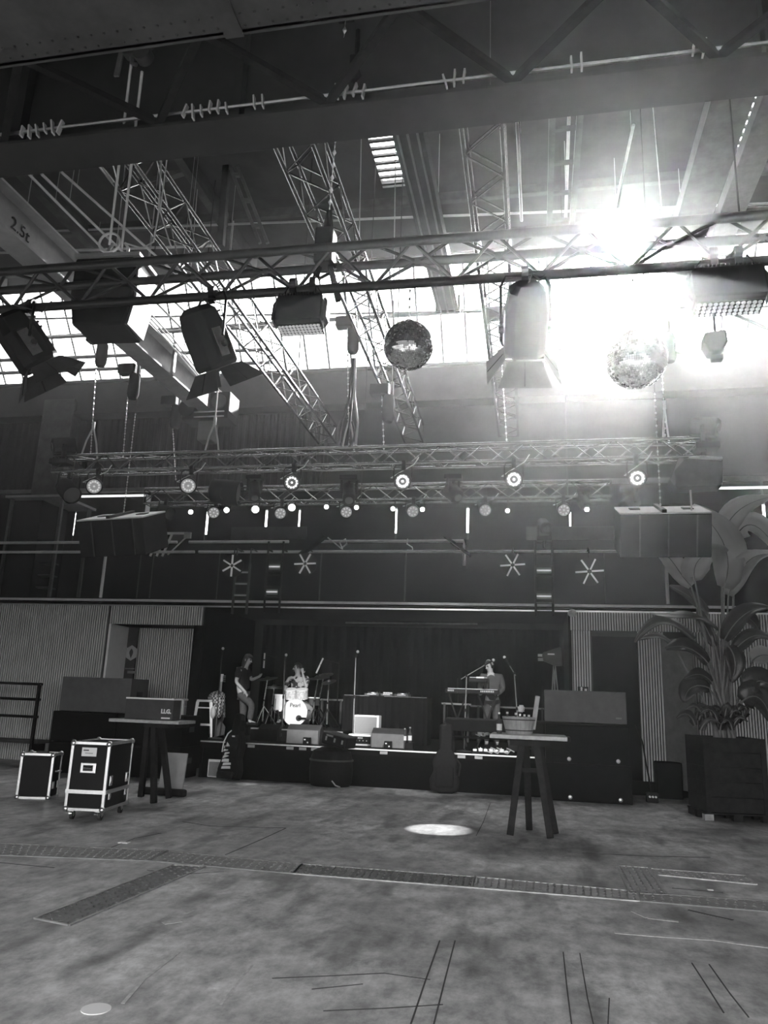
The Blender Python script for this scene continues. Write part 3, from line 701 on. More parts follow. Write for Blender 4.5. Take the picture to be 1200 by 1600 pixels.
# mirror balls: every facet is a small flat tile
mTILE = mat('mirror_tile', .55, .04, 1.0)
def mirror_ball(px, py, Y, dia_px, label, chord_z):
    p = at(px, py, Y); rad = dia_px / 2 * (p - V((0, 0, EYE))).length / 1270
    r = T('mirror_ball', label, 'mirror ball', tuple(p), 0, 'mirror balls under the big dark truss')
    MB().ball((0, 0, 0), rad * .985, 24, 16).build('core', mDGREY, r, True)
    q = MB(); nv = 44
    for j in range(1, nv):
        th = PI * j / nv; cnt = max(6, int(2 * nv * math.sin(th)))
        for i in range(cnt):
            ph = 2 * PI * (i + (j % 2) * .5) / cnt
            n_ = V((math.sin(th) * math.cos(ph), math.sin(th) * math.sin(ph), math.cos(th)))
            n2 = (n_ + V((random.uniform(-1, 1), random.uniform(-1, 1), random.uniform(-1, 1))) * .06).normalized()
            u = V((-math.sin(ph), math.cos(ph), 0)); u = (u - n2 * u.dot(n2)).normalized(); v = n2.cross(u); h = rad * PI / nv * .46
            c = n_ * rad
            q.add([c - u*h - v*h, c + u*h - v*h, c + u*h + v*h, c - u*h + v*h], [(0, 1, 2, 3)])
    stuff(q.build('mirror_tiles', mTILE, r))
    MB().cyl((0, 0, rad * .97), (0, 0, rad * 1.06), .05, n=14).build('hanging_cap', mCHROME, r, True)
    q = MB(); chain_mesh(q, (0, 0, rad * 1.05), (0, 0, chord_z - p.z - .02), .014, .045); stuff(q.build('chain', mALU, r))
    return r
mirror_ball(638, 540, 6.99, 81, 'clearer mirror ball hung before the white glazing', cz)
mirror_ball(994, 561, 6.99, 93, 'hazier mirror ball hung close under the sun', cz)
# ------------------------------------------------------------------ round LED lamps on the box trusses
def led_par(px, py, Y, label, led, rad, group, chord_z, ring=12, off=(0, 0), sc=1.0):
    p = at(px, py, Y); r = T('round_stage_light', label, 'spotlight', tuple(p), 0, group)
    to = (V((0 + off[0], 0, EYE + off[1])) - p).normalized(); m = aimed(to)
    q = MB(); q.lathe([(rad * .5, -.30 * sc), (rad * .85, -.28 * sc), (rad * 1.12, -.2 * sc), (rad * 1.15, -.02), (rad * 1.08, 0)], 24, m @ Matrix.Rotation(-PI / 2, 4, 'X')); q.build('housing', mBLACK, r, True)
    MB().lathe([(rad * 1.15, -.02), (rad * 1.2, 0), (rad * 1.15, .03), (rad * 1.02, .03), (rad * 1.0, 0)], 28, m @ Matrix.Rotation(-PI / 2, 4, 'X')).build('front_ring', mBLACK, r, True)
    MB().lathe([(rad, 0), (rad, .006), (.001, .006)], 24, m @ Matrix.Rotation(-PI / 2, 4, 'X')).build('lens_plate', mFROST if led is mGLOWL else mLENS, r)
    dm = MB().lathe([(rad * .15, 0), (rad * .15, .012), (.001, .018)], 8, m.to_3x3().to_4x4() @ Matrix.Rotation(-PI / 2, 4, 'X')).mesh('led'); dm.materials.append(led)
    for i in range(ring):
        a = 2 * PI * i / ring + .13; link('led', dm, r, m @ V((rad * .68 * math.cos(a), .008, rad * .68 * math.sin(a))))
    link('led', dm, r, m @ V((0, .008, 0)))
    top = V((0, .08, chord_z - p.z - .03)); yoke(r, m @ V((0, -.12 * sc, 0)), rad * 1.22, top, rad=.012); clamp(r, top, .03)
    MB().tube([m @ V((rad * .5, -.28 * sc, .05)), m @ V((rad * 1.6, -.25 * sc, .05)), top + V((rad * 1.4, 0, .0)), top + V((.25, 0, .12))], .009).build('power_lead', mBAR, r)
    return r
g6 = 'round LED lights under the long box truss'
ls = ['dim round LED light first along the long box truss', 'dim round LED light above the hanging black can', 'dim round LED light with its ring half lit beside the bright small lamp',
      'glowing round LED light with a white ring in the middle of the long truss', 'glowing round LED light above the steepest cable pair', 'glowing round LED light beside the flown grey lamp']
for (px, py, e), lab in zip(((147, 760, mGLOWL), (294, 759, mGLOWL), (456, 754, mGLOWM), (629, 752, mGLOWB), (803, 749, mGLOWB), (996, 747, mGLOWB)), ls):
    led_par(px, py, 12.05, lab, e, .125, g6, 5.45)
g7 = 'dim round lights under the second box truss'
ls = ['dull round lamp beside the slit behind the hanging can', 'dull round lamp between the two brightest small lamps', 'dull round lamp below the moving light in the middle', 'dull round lamp beside the short bright slit', 'dull round lamp with a dotted lens below the glowing ring', 'dull round lamp over the second light tower']
for (px, py), lab in zip(((334, 801), (438, 802), (541, 800), (645, 799), (758, 797), (881, 797)), ls):
    led_par(px, py, 14.32, lab, mGLOWL, .11, g7, 5.42, 8, off=(1.5, -3))
# small bright lamps between them
def small_lamp(px, py, label, s=1.0, e=mLAMP):
    p = at(px, py, 14.2); r = T('small_lamp', label, 'lamp', tuple(p), 0, 'small bright lamps under the second box truss')
    m = aimed((V((0, 0, EYE)) - p).normalized()) @ Matrix.Rotation(-PI / 2, 4, 'X')
    MB().lathe([(.04 * s, -.16), (.075 * s, -.13), (.085 * s, .02), (.07 * s, .02), (.06 * s, -.01)], 14, m).build('can', mBLACK, r, True)
    MB().lathe([(.062 * s, -.005), (.05 * s, .02), (.001, .028)], 12, m).build('glowing_lens', e, r, True)
    MB().tube([(0, .1, .0), (0, .2, .12), (0, .2, 5.42 - p.z)], .012).build('drop_rod', mBLACK, r)
for px, py, lab, s in ((298, 800, 'small bright lamp below the flat black can', .75), (354, 797, 'small bright lamp beside a dull round lamp', .85), (399, 796, 'brighter of the two big glowing small lamps', 1.15), (456, 793, 'second big glowing small lamp beside a torn slit', 1.1),
                       (510, 792, 'small bright lamp first past the torn slit', .7), (557, 793, 'small bright lamp beside the middle moving light', .7), (614, 795, 'small bright lamp over the short bright slit', .7), (660, 796, 'small bright lamp past the short bright slit', .7), (793, 798, 'small bright lamp near the first hanging light tower top', .65), (917, 796, 'small bright lamp beneath the grey moving light', .7)):
    small_lamp(px, py, lab, s)
# moving lights and cans
def moving_head(px, py, Y, label, chord_z, aim, s=1.0, upright=False, m_=mBLACK):
    p = at(px, py, Y); r = T('moving_light', label, 'spotlight', tuple(p), 0, 'moving lights on the box trusses'); sg = -1 if upright else 1
    m = aimed(aim)
    MB().prism([(-.09 * s, -.14 * s), (.09 * s, -.14 * s), (.12 * s, -.06 * s), (.12 * s, .1 * s), (.07 * s, .15 * s), (-.07 * s, .15 * s), (-.12 * s, .1 * s), (-.12 * s, -.06 * s)], -.2 * s, .2 * s, m).build('head', m_, r, bevel=.02)
    MB().lathe([(.08 * s, 0), (.08 * s, .02), (.001, .035)], 16, m @ TR(0, .2 * s, 0) @ Matrix.Rotation(-PI / 2, 4, 'X')).build('lens', mLENS, r, True)
    ax = (m.to_3x3() @ V((1, 0, 0))); ax.z = 0; ax.normalize()
    t = V((0, 0, sg * .28 * s))
    for k in (-1, 1): MB().bar(ax * k * .15 * s, ax * k * .15 * s + t, .05 * s, .08 * s).build('fork_arm', m_, r, bevel=.01)
    MB().box(tuple(t + V((0, 0, sg * .04 * s))), (.36 * s, .26 * s, .1 * s)).build('base', m_, r, bevel=.015)
    d = chord_z - p.z; MB().cyl(t + V((0, 0, sg * .08 * s)), (0, 0, d), .03, n=8).build('clamp', mBLACK, r, True)
for a in ((100, 697, 12.2, 'moving light standing on the far end of the long box truss', 5.75, (-.6, -.5, -.2), 1.0, True), (1102, 668, 12.2, 'pale moving light standing on the hazy end of the long truss', 5.75, (.7, -.4, -.2), 1.0, True),
          (545, 772, 14.3, 'moving light hanging in the middle of the second truss', 5.42, (.2, -.6, -.8), 1.0), (708, 770, 14.3, 'moving light hung between the two glowing rings', 5.42, (.5, -.5, -.6), .95), (397, 768, 14.3, 'moving light beside the black drum-shaped can', 5.42, (.3, -.4, -.8), .9),
          (850, 822, 15.0, 'moving light resting over the second light tower', 4.55, (.2, -.7, -.4), .8, True), (984, 787, 14.3, 'hazy moving light below the last glowing ring', 5.0, (-.6, -.5, -.6), .9), (912, 785, 14.3, 'small moving light near the dull lamp at the hazy end', 5.2, (.3, -.5, -.7), .7)):
    moving_head(*a)
def can(px, py, Y, label, aim, L, rad, chord_z, m_=mMATT, face=mLENS):
    p = at(px, py, Y); r = T('lamp_can', label, 'spotlight', tuple(p), 0, 'black lamp cans on the box trusses')
    m = aimed(aim) @ Matrix.Rotation(-PI / 2, 4, 'X')
    MB().lathe([(rad * .6, -L / 2), (rad * .9, -L * .42), (rad, -L * .1), (rad, L / 2), (rad * .93, L / 2), (rad * .9, L * .4)], 24, m).build('barrel', m_, r, True)
    MB().lathe([(rad * .92, L * .42), (rad * .6, L * .47), (.001, L * .49)], 24, m).build('lens', face, r, True)
    top = V((0, 0, chord_z - p.z)); yoke(r, (0, 0, 0), rad + .04, top, rad=.013, axis=(V(aim).cross(V((0, 0, 1)))).normalized()); clamp(r, top, .03)
can(106, 766, 12.3, 'big black lamp can hanging at the far end of the long truss', (.75, -.45, -.55), .5, .17, 5.45)
can(352, 769, 14.35, 'fat black drum-shaped can hanging over the bright slit', (.95, .1, -.1), .63, .26, 5.42)
can(258, 800, 14.3, 'black lamp can turned toward the bright slit', (.8, -.3, -.3), .35, .14, 5.42)
# grey flood at the hazy end
p = at(1088, 745, 12.3); r = T('grey_flood', 'boxy grey floodlight with a bright top edge above the flown speaker', 'floodlight', tuple(p))
MB().prism([(-.34, -.22), (.34, -.2), (.38, .2), (-.18, .26), (-.36, .05)], -.2, .2).build('housing', mDGREY, r, bevel=.03)
MB().prism([(-.36, -.2), (-.2, .26), (-.28, .26), (-.42, -.1)], -.18, .18).build('front_lens', mLENS, r)
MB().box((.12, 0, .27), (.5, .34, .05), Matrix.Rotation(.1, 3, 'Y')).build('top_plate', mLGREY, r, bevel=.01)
MB().tube([(0, 0, .25), (0, 0, 5.46 - p.z)], .02).build('drop_rod', mBLACK, r); MB().tube([(-.1, 0, -.2), (-.1, 0, -.62)], .015).build('support_pole', mBAR, r)

# flown subwoofers with pale top plates
def flown(px0, px1, ptop, Y, label, hgt, tilt, dep=.9, wire=True):
    a, b = at(px0, ptop, Y), at(px1, ptop, Y); c = (a + b) / 2; wd = (b - a).length
    r = T('flown_speaker', label, 'loudspeaker', tuple(c), 0, 'flown black loudspeakers beside the stage'); rot = Matrix.Rotation(R(tilt), 4, 'Y') @ Matrix.Rotation(R(20), 4, 'X')
    MB().box((0, 0, 0), (wd, dep, hgt)).xf(rot @ TR(0, dep / 2, -hgt / 2)).build('cabinet', mMATT, r, bevel=.015)
    for k in range(3): MB().box((0, 0, 0), (.02, .02, hgt * .96)).xf(rot @ TR(-wd / 2 + wd * (k + .7) / 3.2, -.005, -hgt / 2)).build('grille_seam', mDGREY, r)
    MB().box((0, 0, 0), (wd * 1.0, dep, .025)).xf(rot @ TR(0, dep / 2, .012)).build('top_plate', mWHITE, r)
    MB().box((0, 0, 0), (.07, dep * 1.02, .05)).xf(rot @ TR(-.02, dep / 2, .045)).build('fly_bar', mDGREY, r)
    for k in (-1, 1): MB().box((0, 0, 0), (.16, .2, .02)).xf(rot @ TR(k * wd * .3, dep * .55, .03)).build('handle_slot', mBLACK, r)
    for k in (-1, 1): MB().ball((0, 0, 0), .025, 8, 5).xf(rot @ TR(k * wd * .32, .3, -hgt - .01)).build('rigging_pin', mALU, r, True)
    q = MB(); chain_mesh(q, (0, dep / 2, .07), (0, dep / 2, 6.7 - c.z), .018); stuff(q.build('chain', mALU, r)); MB().cyl((0, dep / 2, 6.7 - c.z), (0, dep / 2, ZT - .01 - c.z), .01, n=5).build('support_wire', mCABLE, r)
    return r
flown(120, 222, 812, 12.1, 'flown black loudspeaker with a white top hanging over the stools', .66, -2.6)
flown(969, 1113, 803, 12.1, 'flown wide black loudspeaker with a pale slotted top over the potted plant', .68, 0)

# ================================================================== BALCONY
BY = 16.0; ZBAL = 3.62
bal = T('balcony_deck', 'dark balcony deck running behind the stage above both ribbed cabins', 'balcony', (0, BY, 0))
MB().box(((XL + XR) / 2, 1.7, ZBAL - .05), (XR - XL, 3.3, .1)).build('deck_slab', mMATT, bal)
MB().bar((XL, -.02, ZBAL - .06), (XR, -.02, ZBAL - .06), .05, .05).build('edge_pipe', mBAR, bal)
MB().bar((XL, -.06, ZBAL - .18), (XR, -.06, ZBAL - .18), .03, .03).build('edge_pipe', mALU, bal)
rail = T('balcony_rail', 'pale tubular balcony railing with two long bright handrails', 'railing', (0, BY, ZBAL))
za = at(600, 862, BY).z - ZBAL
for (a, b) in ((XL, -7.6), (-7.5, XR)): MB().cyl((a, 0, za), (b, 0, za), .032, n=8).build('handrail', mBAR, rail, True)
zb = at(300, 847, BY + .5).z - ZBAL
for (a, b) in ((XL, -8.3), (-8.0, -5.55), (-4.9, -1.55), ): MB().cyl((a, .5, zb), (b, .5, zb), .035, n=8).build('handrail', mBAR, rail, True)
e = V((-1.55, .5, zb)); MB().tube([e + V((-.6, 0, 0)), e, e + V((.02, 0, -.1)), e + V((0.02, 0, -.55))], .04).build('return_bend', mBAR, rail, True)
for px in (160, 633, 1042, 500): 
    p = at(px, 900, BY); MB().cyl((p.x, .03, 0), (p.x, .03, za), .035 if px in (160, 1042) else .018, n=8).build('rail_post', mBAR if px in (160, 1042) else mDGREY, rail, True)
for px in (216, 236, 340, 945): p = at(px, 900, BY); MB().cyl((p.x, .03, 0), (p.x, .03, za), .012, n=6).build('rail_rod', mDGREY, rail)
for px in (420, 890): p = at(px, 830, BY + 1.2); MB().box((p.x, 1.2, at(px, 833, BY + 1.2).z - ZBAL), (1.9, .06, .3)).build('rail_panel', mDGREY, rail)
q = MB(); q.box(((XL + XR) / 2, 3.3, ZBAL + 1.0), (XR - XL, .06, 2.0)); q.build('back_drape', mCLOTH, bal)
# control cabin and white trestle on the balcony
a = at(20, 778, 16.6); b = at(88, 850, 16.6)
r = T('control_cabin', 'dark control cabin frame with a bright top edge on the balcony', 'cabin', ((a.x + b.x) / 2, 17.2, ZBAL))
hc = a.z - ZBAL; wc = b.x - a.x
for sx in (-1, 1):
    for sy in (-1, 1): MB().box((sx * wc / 2, sy * .6, hc / 2), (.07, .07, hc)).build('post', mSTEEL, r)
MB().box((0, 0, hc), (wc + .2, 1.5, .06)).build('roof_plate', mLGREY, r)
MB().box((-.3, 0, hc / 2), (wc * .6, 1.1, hc * .95)).build('cabin_wall', mMATT, r)
for k in range(4): MB().box((wc * .36, -.5, .3 + k * .3), (wc * .25, .3, .03)).build('shelf', mDGREY, r)
def bp(px, py, Y=16.3): return at(px, py, Y)
zl_ = bp(255, 869, 16.06).z; r = T('trestle', 'white folding trestle frame leaning on the balcony handrails', 'trestle', (bp(262, 850).x, 16.06, zl_))
zt_ = bp(262, 832, 16.06).z - zl_
for k, dx in enumerate((-.28, -.12, .02)): MB().bar((dx, 0, 0), (dx + .14, .1, zt_), .05).build('leg', mWHITE, r)
MB().bar((-.1, .1, zt_), (.55, .1, zt_), .05).build('top_rail', mWHITE, r); MB().bar((.1, .1, .05), (.5, .1, zt_ * .8), .025).build('brace', mWHITE, r)
MB().box((.55, .1, zt_ - .05), (.16, .06, .14)).build('bracket', mLGREY, r)
p = at(28, 930, 17.5)
r = T('daylight_strip', 'two short upright glowing strips standing in for windows under the balcony rail', 'lamp', (p.x, 17.5, ZBAL))  # glowing strips stand in for two small windows
for k in (-1, 1): MB().box((k * .08, 0, .3), (.05, .05, .5)).build('tube', mGLOWM, r)
MB().box((0, .05, .03), (.4, .2, .06)).build('base', mBLACK, r)
tag(MB().tube([at(512, 840, 15.9), at(527, 852, 15.9), at(533, 857, 15.9), at(542, 850, 15.9), at(540, 842, 15.9), at(531, 848, 15.9), at(535, 858, 15.9)], .016).build('cable', mBAR), 'pale cable looped over the balcony handrail', 'cable')
tag(MB().tube([at(637, 842, 15.9), at(636, 850, 15.9), at(644, 855, 15.9), at(645, 860, 15.9), at(636, 860, 15.9)], .014).build('cable', mBAR), 'short pale cable tied to the balcony handrail', 'cable')
for k, (px, d) in enumerate(((488, 1), (715, -1))):
    a = at(px + d * 20, 838, 15.6); b = at(px - d * 20, 868, 15.6)
    tag(MB().bar(a, b, .22, .05).build('drape_strap', mMATT), ['black strap slanting across the handrail by the looped cable', 'black strap slanting across the handrail near its return bend'][k], 'strap')

# ------------------------------------------------------------------ light towers with two panels each, on the balcony edge
def tower(px, label, lamps, Y=15.7):
    c = at(px, 900, Y); top = at(px, 846, Y).z; r = T('light_tower', label, 'light tower', (c.x, Y, 0)); bot = 3.3
    for s in (-1, 1): MB().cyl((s * .17, 0, bot), (s * .17, 0, top), .025, n=8).build('upright', mBLACK, r, True)
    for s in (-1, 1): MB().cyl((s * .17, 0, za + ZBAL), (s * .17, .3, za + ZBAL), .02, n=6).build('rail_hook', mBLACK, r)
    for k in range(7): MB().cyl((-.17, 0, bot + .1 + k * (top - bot - .15) / 6), (.17, 0, bot + .1 + k * (top - bot - .15) / 6), .014, n=6).build('rung', mBLACK, r)
    for (lx, ly, wpx, e) in lamps:
        l = at(lx, ly, Y); MB().box((l.x - c.x, -.06, l.z), (wpx * .0146, .1, .22)).build('lamp_panel', mBLACK, r, bevel=.01)
        MB().box((l.x - c.x, -.12, l.z), (wpx * .0125, .02, .11)).build('panel_lens', mGREY, r); MB().box((l.x - c.x, -.135, l.z), (wpx * .0125, .012, .03)).build('light_bar', e, r)
tower(428, 'black light tower whose two flat lamps hang between two star lights', ((432, 887, 20, mGLOWL), (428, 926, 20, mGLOWL)))
tower(850, 'black light tower with two brighter flat lamps near the mic in the middle', ((850, 893, 23, mGLOWL), (850, 933, 23, mGLOWL)))
# star lights: six bars on a dark disc
def star(px, py, rpx, rot, label):
    Y = 15.5; c = at(px, py, Y); rad = rpx * .0128
    r = T('star_light', label, 'stage light', tuple(c), 0, 'six-armed star lights along the balcony')
    m = Matrix.Rotation(PI / 2, 4, 'X')
    MB().lathe([(rad, 0), (rad * 1.02, .03), (.001, .04)], 24, m @ TR(0, 0, -.06)).build('dish', mBLACK, r, True)
    bm = MB().box((0, 0, 0), (rad * .82, .03, .032)).mesh('light_arm'); bm.materials.append(mSTAR)
    for k in range(6):
        a = rot + k * PI / 3; o = link('light_arm', bm, r, (rad * .56 * math.cos(a), -.02, rad * .56 * math.sin(a))); o.rotation_euler = (0, -a, 0)
    MB().lathe([(rad * .13, 0), (rad * .1, .04), (.001, .05)], 12, m @ TR(0, 0, 0)).build('hub', mDGREY, r, True)
    MB().tube([(0, .06, rad), (0, .06, za + ZBAL - c.z), (0, .5, za + ZBAL - c.z)], .015).build('hanger', mBLACK, r)
mSTAR = mat('frosted_star_arm', .62, .4, emit=.14)
star(363, 884, 19, R(30), 'star light with upright arm beside the steps ladder'); star(477, 881, 19, R(2), 'star light tilted flat beside the first light tower')
star(801, 883, 20, R(4), 'star light between the second tower and its drape'); star(921, 893, 22, R(4), 'star light with a cracked dish over the grey cabinet')
# ladder
p = at(376, 930, 15.6); r = T('ladder', 'short dark ladder hanging below the balcony rail under a star light', 'ladder', (p.x, 15.6, 3.3))
for s in (-1, 1): MB().box((s * .16, 0, .5), (.04, .06, 1.1)).build('stile', mDGREY, r); MB().tube([(s * .16, 0, 1.0), (s * .16, 0, za + ZBAL - 3.3), (s * .16, .4, za + ZBAL - 3.3)], .015).build('rail_hook', mDGREY, r)
for k in range(4): MB().box((0, 0, .1 + k * .25), (.3, .05, .03)).build('rung', mLGREY, r)

# ================================================================== RIBBED CABINS BESIDE THE STAGE
cabH = at(200, 946, BY).z
def cabin(name, label): return T(name, label, 'cabin', (0, BY - .05, 0))
cl = cabin('ribbed_cabin', 'grey batten-clad cabin with a doorway behind the speaker stack and stools')
dx0 = at(170, 1000, BY).x; dx1 = at(303, 1000, BY).x; xe = at(320, 960, BY).x; dz = at(230, 976, BY).z
slatted(XL + .2, dx0, 0, cabH, .056, cl, 'batten_cladding')
slatted(dx0, xe, dz, cabH, .056, cl, 'batten_cladding')
MB().box(((dx1 + xe) / 2, .05, dz / 2), (xe - dx1, .1, dz)).build('door_post', mMATT, cl)
MB().box(((XL + xe) / 2 + .1, 1.6, cabH - .03), (xe - XL - .2, 3.1, .06)).build('roof_sheet', mDGREY, cl)
MB().box((xe, 1.6, cabH / 2), (.06, 3.1, cabH)).build('end_wall', mMATT, cl)
MB().box((dx0 + .02, .45, dz / 2), (.05, .9, dz)).build('door_jamb', mWHITE, cl)
slatted(dx0, dx1, 0, dz, .056, cl, 'batten_cladding', .95)
dl0 = at(186, 1000, BY + .8).x; dl1 = at(216, 1000, BY + .8).x
door = MB().box(((dl0 + dl1) / 2, .82, dz / 2), (dl1 - dl0, .06, dz)).build('door_leaf', mDGREY, cl)
hp = at(204, 1020, BY + .7); hx = V((hp.x, .78, hp.z))
q = MB(); q.prism([(.17 * math.sin(a), .17 * math.cos(a) * 1.05) for a in [k * PI / 3 for k in range(6)]], 0, .012, Matrix.Translation(hx)); q.prism([(-.24, -.1), (-.24, .12), (-.1, .12), (-.1, -.1)], .002, .012, Matrix.Translation(hx)); q.build('hexagon_sign', mLGREY, door)
q = MB(); q.prism([(0, .1), (.04, .05), (.05, 0), (.03, -.05), (0, -.12), (-.03, -.05), (-.05, 0), (-.04, .05)], -.004, .004, Matrix.Translation(hx)); q.build('sign_emblem', mDGREY, door)
q = MB(); q.box(hx + V((-.02, 0, -.36)), (.3, .01, .025)); q.box(hx + V((.06, 0, -.44)), (.2, .01, .06)); q.build('small_notice', mGREY, door)
cr = cabin('ribbed_cabin', 'grey batten-clad cabin with open dark doorway behind the tall potted plant')
rx0 = at(890, 960, BY).x; ro0 = at(926, 1030, BY).x; ro1 = at(997, 1030, BY).x; rz = at(960, 986, BY).z
slatted(rx0, XR - .3, rz, cabH, .05, cr, 'batten_fascia')
slatted(rx0, ro0, .1, rz, .05, cr, 'batten_cladding', .08)
slatted(ro1, at(1040, 1050, BY).x, .25, rz, .05, cr, 'batten_cladding', .08)
slatted(at(1078, 1050, BY).x, XR - .3, .25, rz, .05, cr, 'batten_cladding', .05)
a, b = at(1036, 1050, BY + .05), at(1082, 1050, BY - .5)
MB().bar((a.x, .05, rz / 2), (b.x, -.55, rz / 2), .05, rz - .3, (0, 0, 1)).build('door_leaf', mGREY, cr)
MB().box(((rx0 + XR) / 2 - .15, .14, .12), (XR - rx0 - .3, .25, .25)).build('plinth', mMATT, cr)
MB().box(((ro0 + ro1) / 2, 1.4, rz / 2), (ro1 - ro0 + .4, .05, rz)).build('recess_back', mMATT, cr)
MB().box(((rx0 + XR) / 2 - .15, 1.6, cabH - .03), (XR - rx0 - .3, 3.1, .06)).build('roof_sheet', mDGREY, cr)
MB().box((rx0, 1.6, cabH / 2), (.06, 3.1, cabH)).build('end_wall', mMATT, cr)
v = at(894, 958, 15.85); tag(MB().ball((v.x, 15.85, v.z), (.09, .06, .08), 8, 6).build('corner_pulley', mLGREY), 'small pale pulley at the corner of the plant-side cabin', 'pulley')
v = at(1050, 1195, 15.9); tag(MB().box((v.x - .1, 15.75, .32), (.45, .35, .64)).build('black_box', mMATT, bevel=.02), 'plain black box on the floor by the open cabin door', 'box')
p = at(911, 1078, 15.8); r = T('exit_sign', 'small exit pictogram sign beside the dark cabin doorway', 'sign', tuple(p))
MB().box((0, 0, -.02), (.2, .04, .16)).build('sign_box', mDGREY, r); q = MB(); q.prism([(-.06, .03), (-.03, .06), (0.0, .03), (-.015, .03), (-.01, -.07), (-.055, -.07), (-.045, .03)], -.03, -.02); q.box((.05, -.025, -.02), (.045, .01, .09)); q.build('pictogram', mPAPER, r)
# handrail and bench before the far cabin
r = T('handrail', 'black three-bar handrail standing before the ribbed cabin', 'railing', (0, 14.5, 0))
e = at(62, 1070, 14.5); x1 = e.x
for z in (at(30, 1068, 14.5).z, at(30, 1092, 14.5).z, at(30, 1119, 14.5).z): MB().cyl((-12.5, 0, z), (x1 + .06, 0, z), .028, n=8).build('rail_bar', mBLACK, r, True)
for x in (x1, x1 - 1.5): MB().bar((x, 0, 0), (x, 0, e.z), .06, .06).build('post', mBLACK, r)
r = T('bench', 'low dark bench behind the black handrail', 'bench', (-10.9, 14.9, 0))
MB().box((0, 0, .48), (1.8, .5, .06)).build('seat', mDGREY, r, bevel=.01)
for x in (-.75, .75): MB().box((x, 0, .23), (.06, .44, .45)).build('leg', mBLACK, r)
# ================================================================== STAGE
ST = .68; SY = 14.65
stage = T('stage', 'low black stage with a thin bright front edge carrying the band gear', 'stage', (0, 0, 0))
sx0, sx1 = -6.45, .1
MB().box(((sx0 + sx1) / 2, (SY + 19.4) / 2, ST - .06), (sx1 - sx0, 19.4 - SY, .12)).build('deck', mMATT, stage)
MB().box(((sx0 + sx1) / 2, SY + .05, (ST - .12) / 2), (sx1 - sx0, .05, ST - .12)).build('skirt', mCLOTH, stage)
MB().box(((sx0 + sx1) / 2, SY - .012, ST - .012), (sx1 - sx0, .03, .024)).build('front_trim', mALU, stage)
for x in (sx0 + .03, sx1 - .03): MB().box((x, (SY + 19.3) / 2, (ST - .12) / 2), (.05, 19.3 - SY, ST - .12)).build('side_skirt', mCLOTH, stage)
for px in (340, 428, 455, 480, 610, 735, 760): p = fl(px, 1168, ST); MB().box((p.x, SY - .03, ST - .06), (.14, .01, .05)).build('tape_patch', mLGREY, stage)
q = MB(); n = 90; vs = []
for i in range(n + 1):
    x = -7.1 + 7.9 * i / n; vs.append((x, 19.5 + .03 * math.sin(i * 1.9)))
q.add([V((x, y, z)) for x, y in vs for z in (.0, 3.38)], [(2*i, 2*i+2, 2*i+3, 2*i+1) for i in range(n)])
tag(q.build('backdrop_curtain', mCLOTH), 'black curtain hung across the rear of the stage', 'curtain')
a, b = at(540, 973, 19.3), at(746, 975, 19.3); tag(MB().cyl(a, b, .022, n=8).build('curtain_pole', mGREY), 'short pole just above the black rear curtain', 'pole')
# riser
p0, p1 = at(392, 1140, 15.4), at(536, 1140, 15.4); RZ = .93
r = T('drum_riser', 'low black drum riser with a pale front edge under the drum kit', 'platform', ((p0.x + p1.x) / 2, 16.4, ST))
MB().box((0, 0, (RZ - ST) / 2), (p1.x - p0.x, 2.0, RZ - ST)).build('platform_deck', mMATT, r); MB().box((0, -1.005, RZ - ST - .012), (p1.x - p0.x, .02, .024)).build('edge_trim', mGREY, r)
for k, (pxa, pya, pxb, pyb) in enumerate(((500, 1093, 537, 1094), (690, 1099, 736, 1101), (735, 1103, 860, 1108))):
    a, b = at(pxa, pya, 18.6), at(pxb, pyb, 18.6); rr = T('backline_rail', ['low rail behind the cymbals', 'low rail behind the keyboard', 'low rail behind the wooden tub'][k], 'rail', (a.x, 18.6, ST))
    MB().bar((0, 0, a.z - ST), (b.x - a.x, 0, b.z - ST), .04).build('top_bar', mGREY, rr)
    for t in (.1, .9): MB().bar(((b.x - a.x) * t, 0, 0), ((b.x - a.x) * t, 0, a.z - ST), .05).build('post', mDGREY, rr)

def speaker_box(name, label, cat, x0, x1, y0, y1, z0, z1, m, casters=False, group=None, grille=True):
    r = T(name, label, cat, ((x0 + x1) / 2, (y0 + y1) / 2, z0), 0, group); W, D, H = x1 - x0, y1 - y0, z1 - z0
    MB().box((0, 0, H / 2), (W, D, H)).build('cabinet', m, r, bevel=.012)
    if grille: MB().box((0, -D / 2 - .006, H / 2), (W - .06, .014, H - .06)).build('grille', mDGREY if m is mGREY else mMATT, r, bevel=.004)
    if casters:
        for k in (.28, .86): MB().lathe([(.035, 0), (.035, .02), (.012, .03), (.001, .03)], 10, TR((k - .5) * W, -D / 2 - .01, .07) @ Matrix.Rotation(PI / 2, 4, 'X')).build('grille_bolt', mALU, r, True)
    for s in (-1, 1): MB().box((s * (W / 2 + .004), 0, H * .55), (.012, .22, .1)).build('handle_cup', mRUBBER, r)
    return r
# stack on the plant side
gs = 'black bass cabinets stacked beside the stage'
speaker_box('bass_cabinet', 'lower black bass cabinet of the stack behind the tall bar table', 'loudspeaker', .13, 1.56, 14.3, 15.1, 0, .615, mMATT, True, gs)
speaker_box('bass_cabinet', 'upper black bass cabinet under the long black case end', 'loudspeaker', .13, 1.54, 14.3, 15.1, .625, 1.27, mMATT, True, gs)
mCAB = mat('charcoal_cabinet', .075, .6, var=.2)
r = speaker_box('grey_cabinet', 'plain charcoal panel-fronted cabinet on top of the plant-side stack', 'loudspeaker', .12, 1.56, 14.75, 15.3, 1.30, 1.86, mCAB, False, None, False)
MB().box((.58, -.28, .1), (.1, .006, .03)).build('badge', mGREY, r)
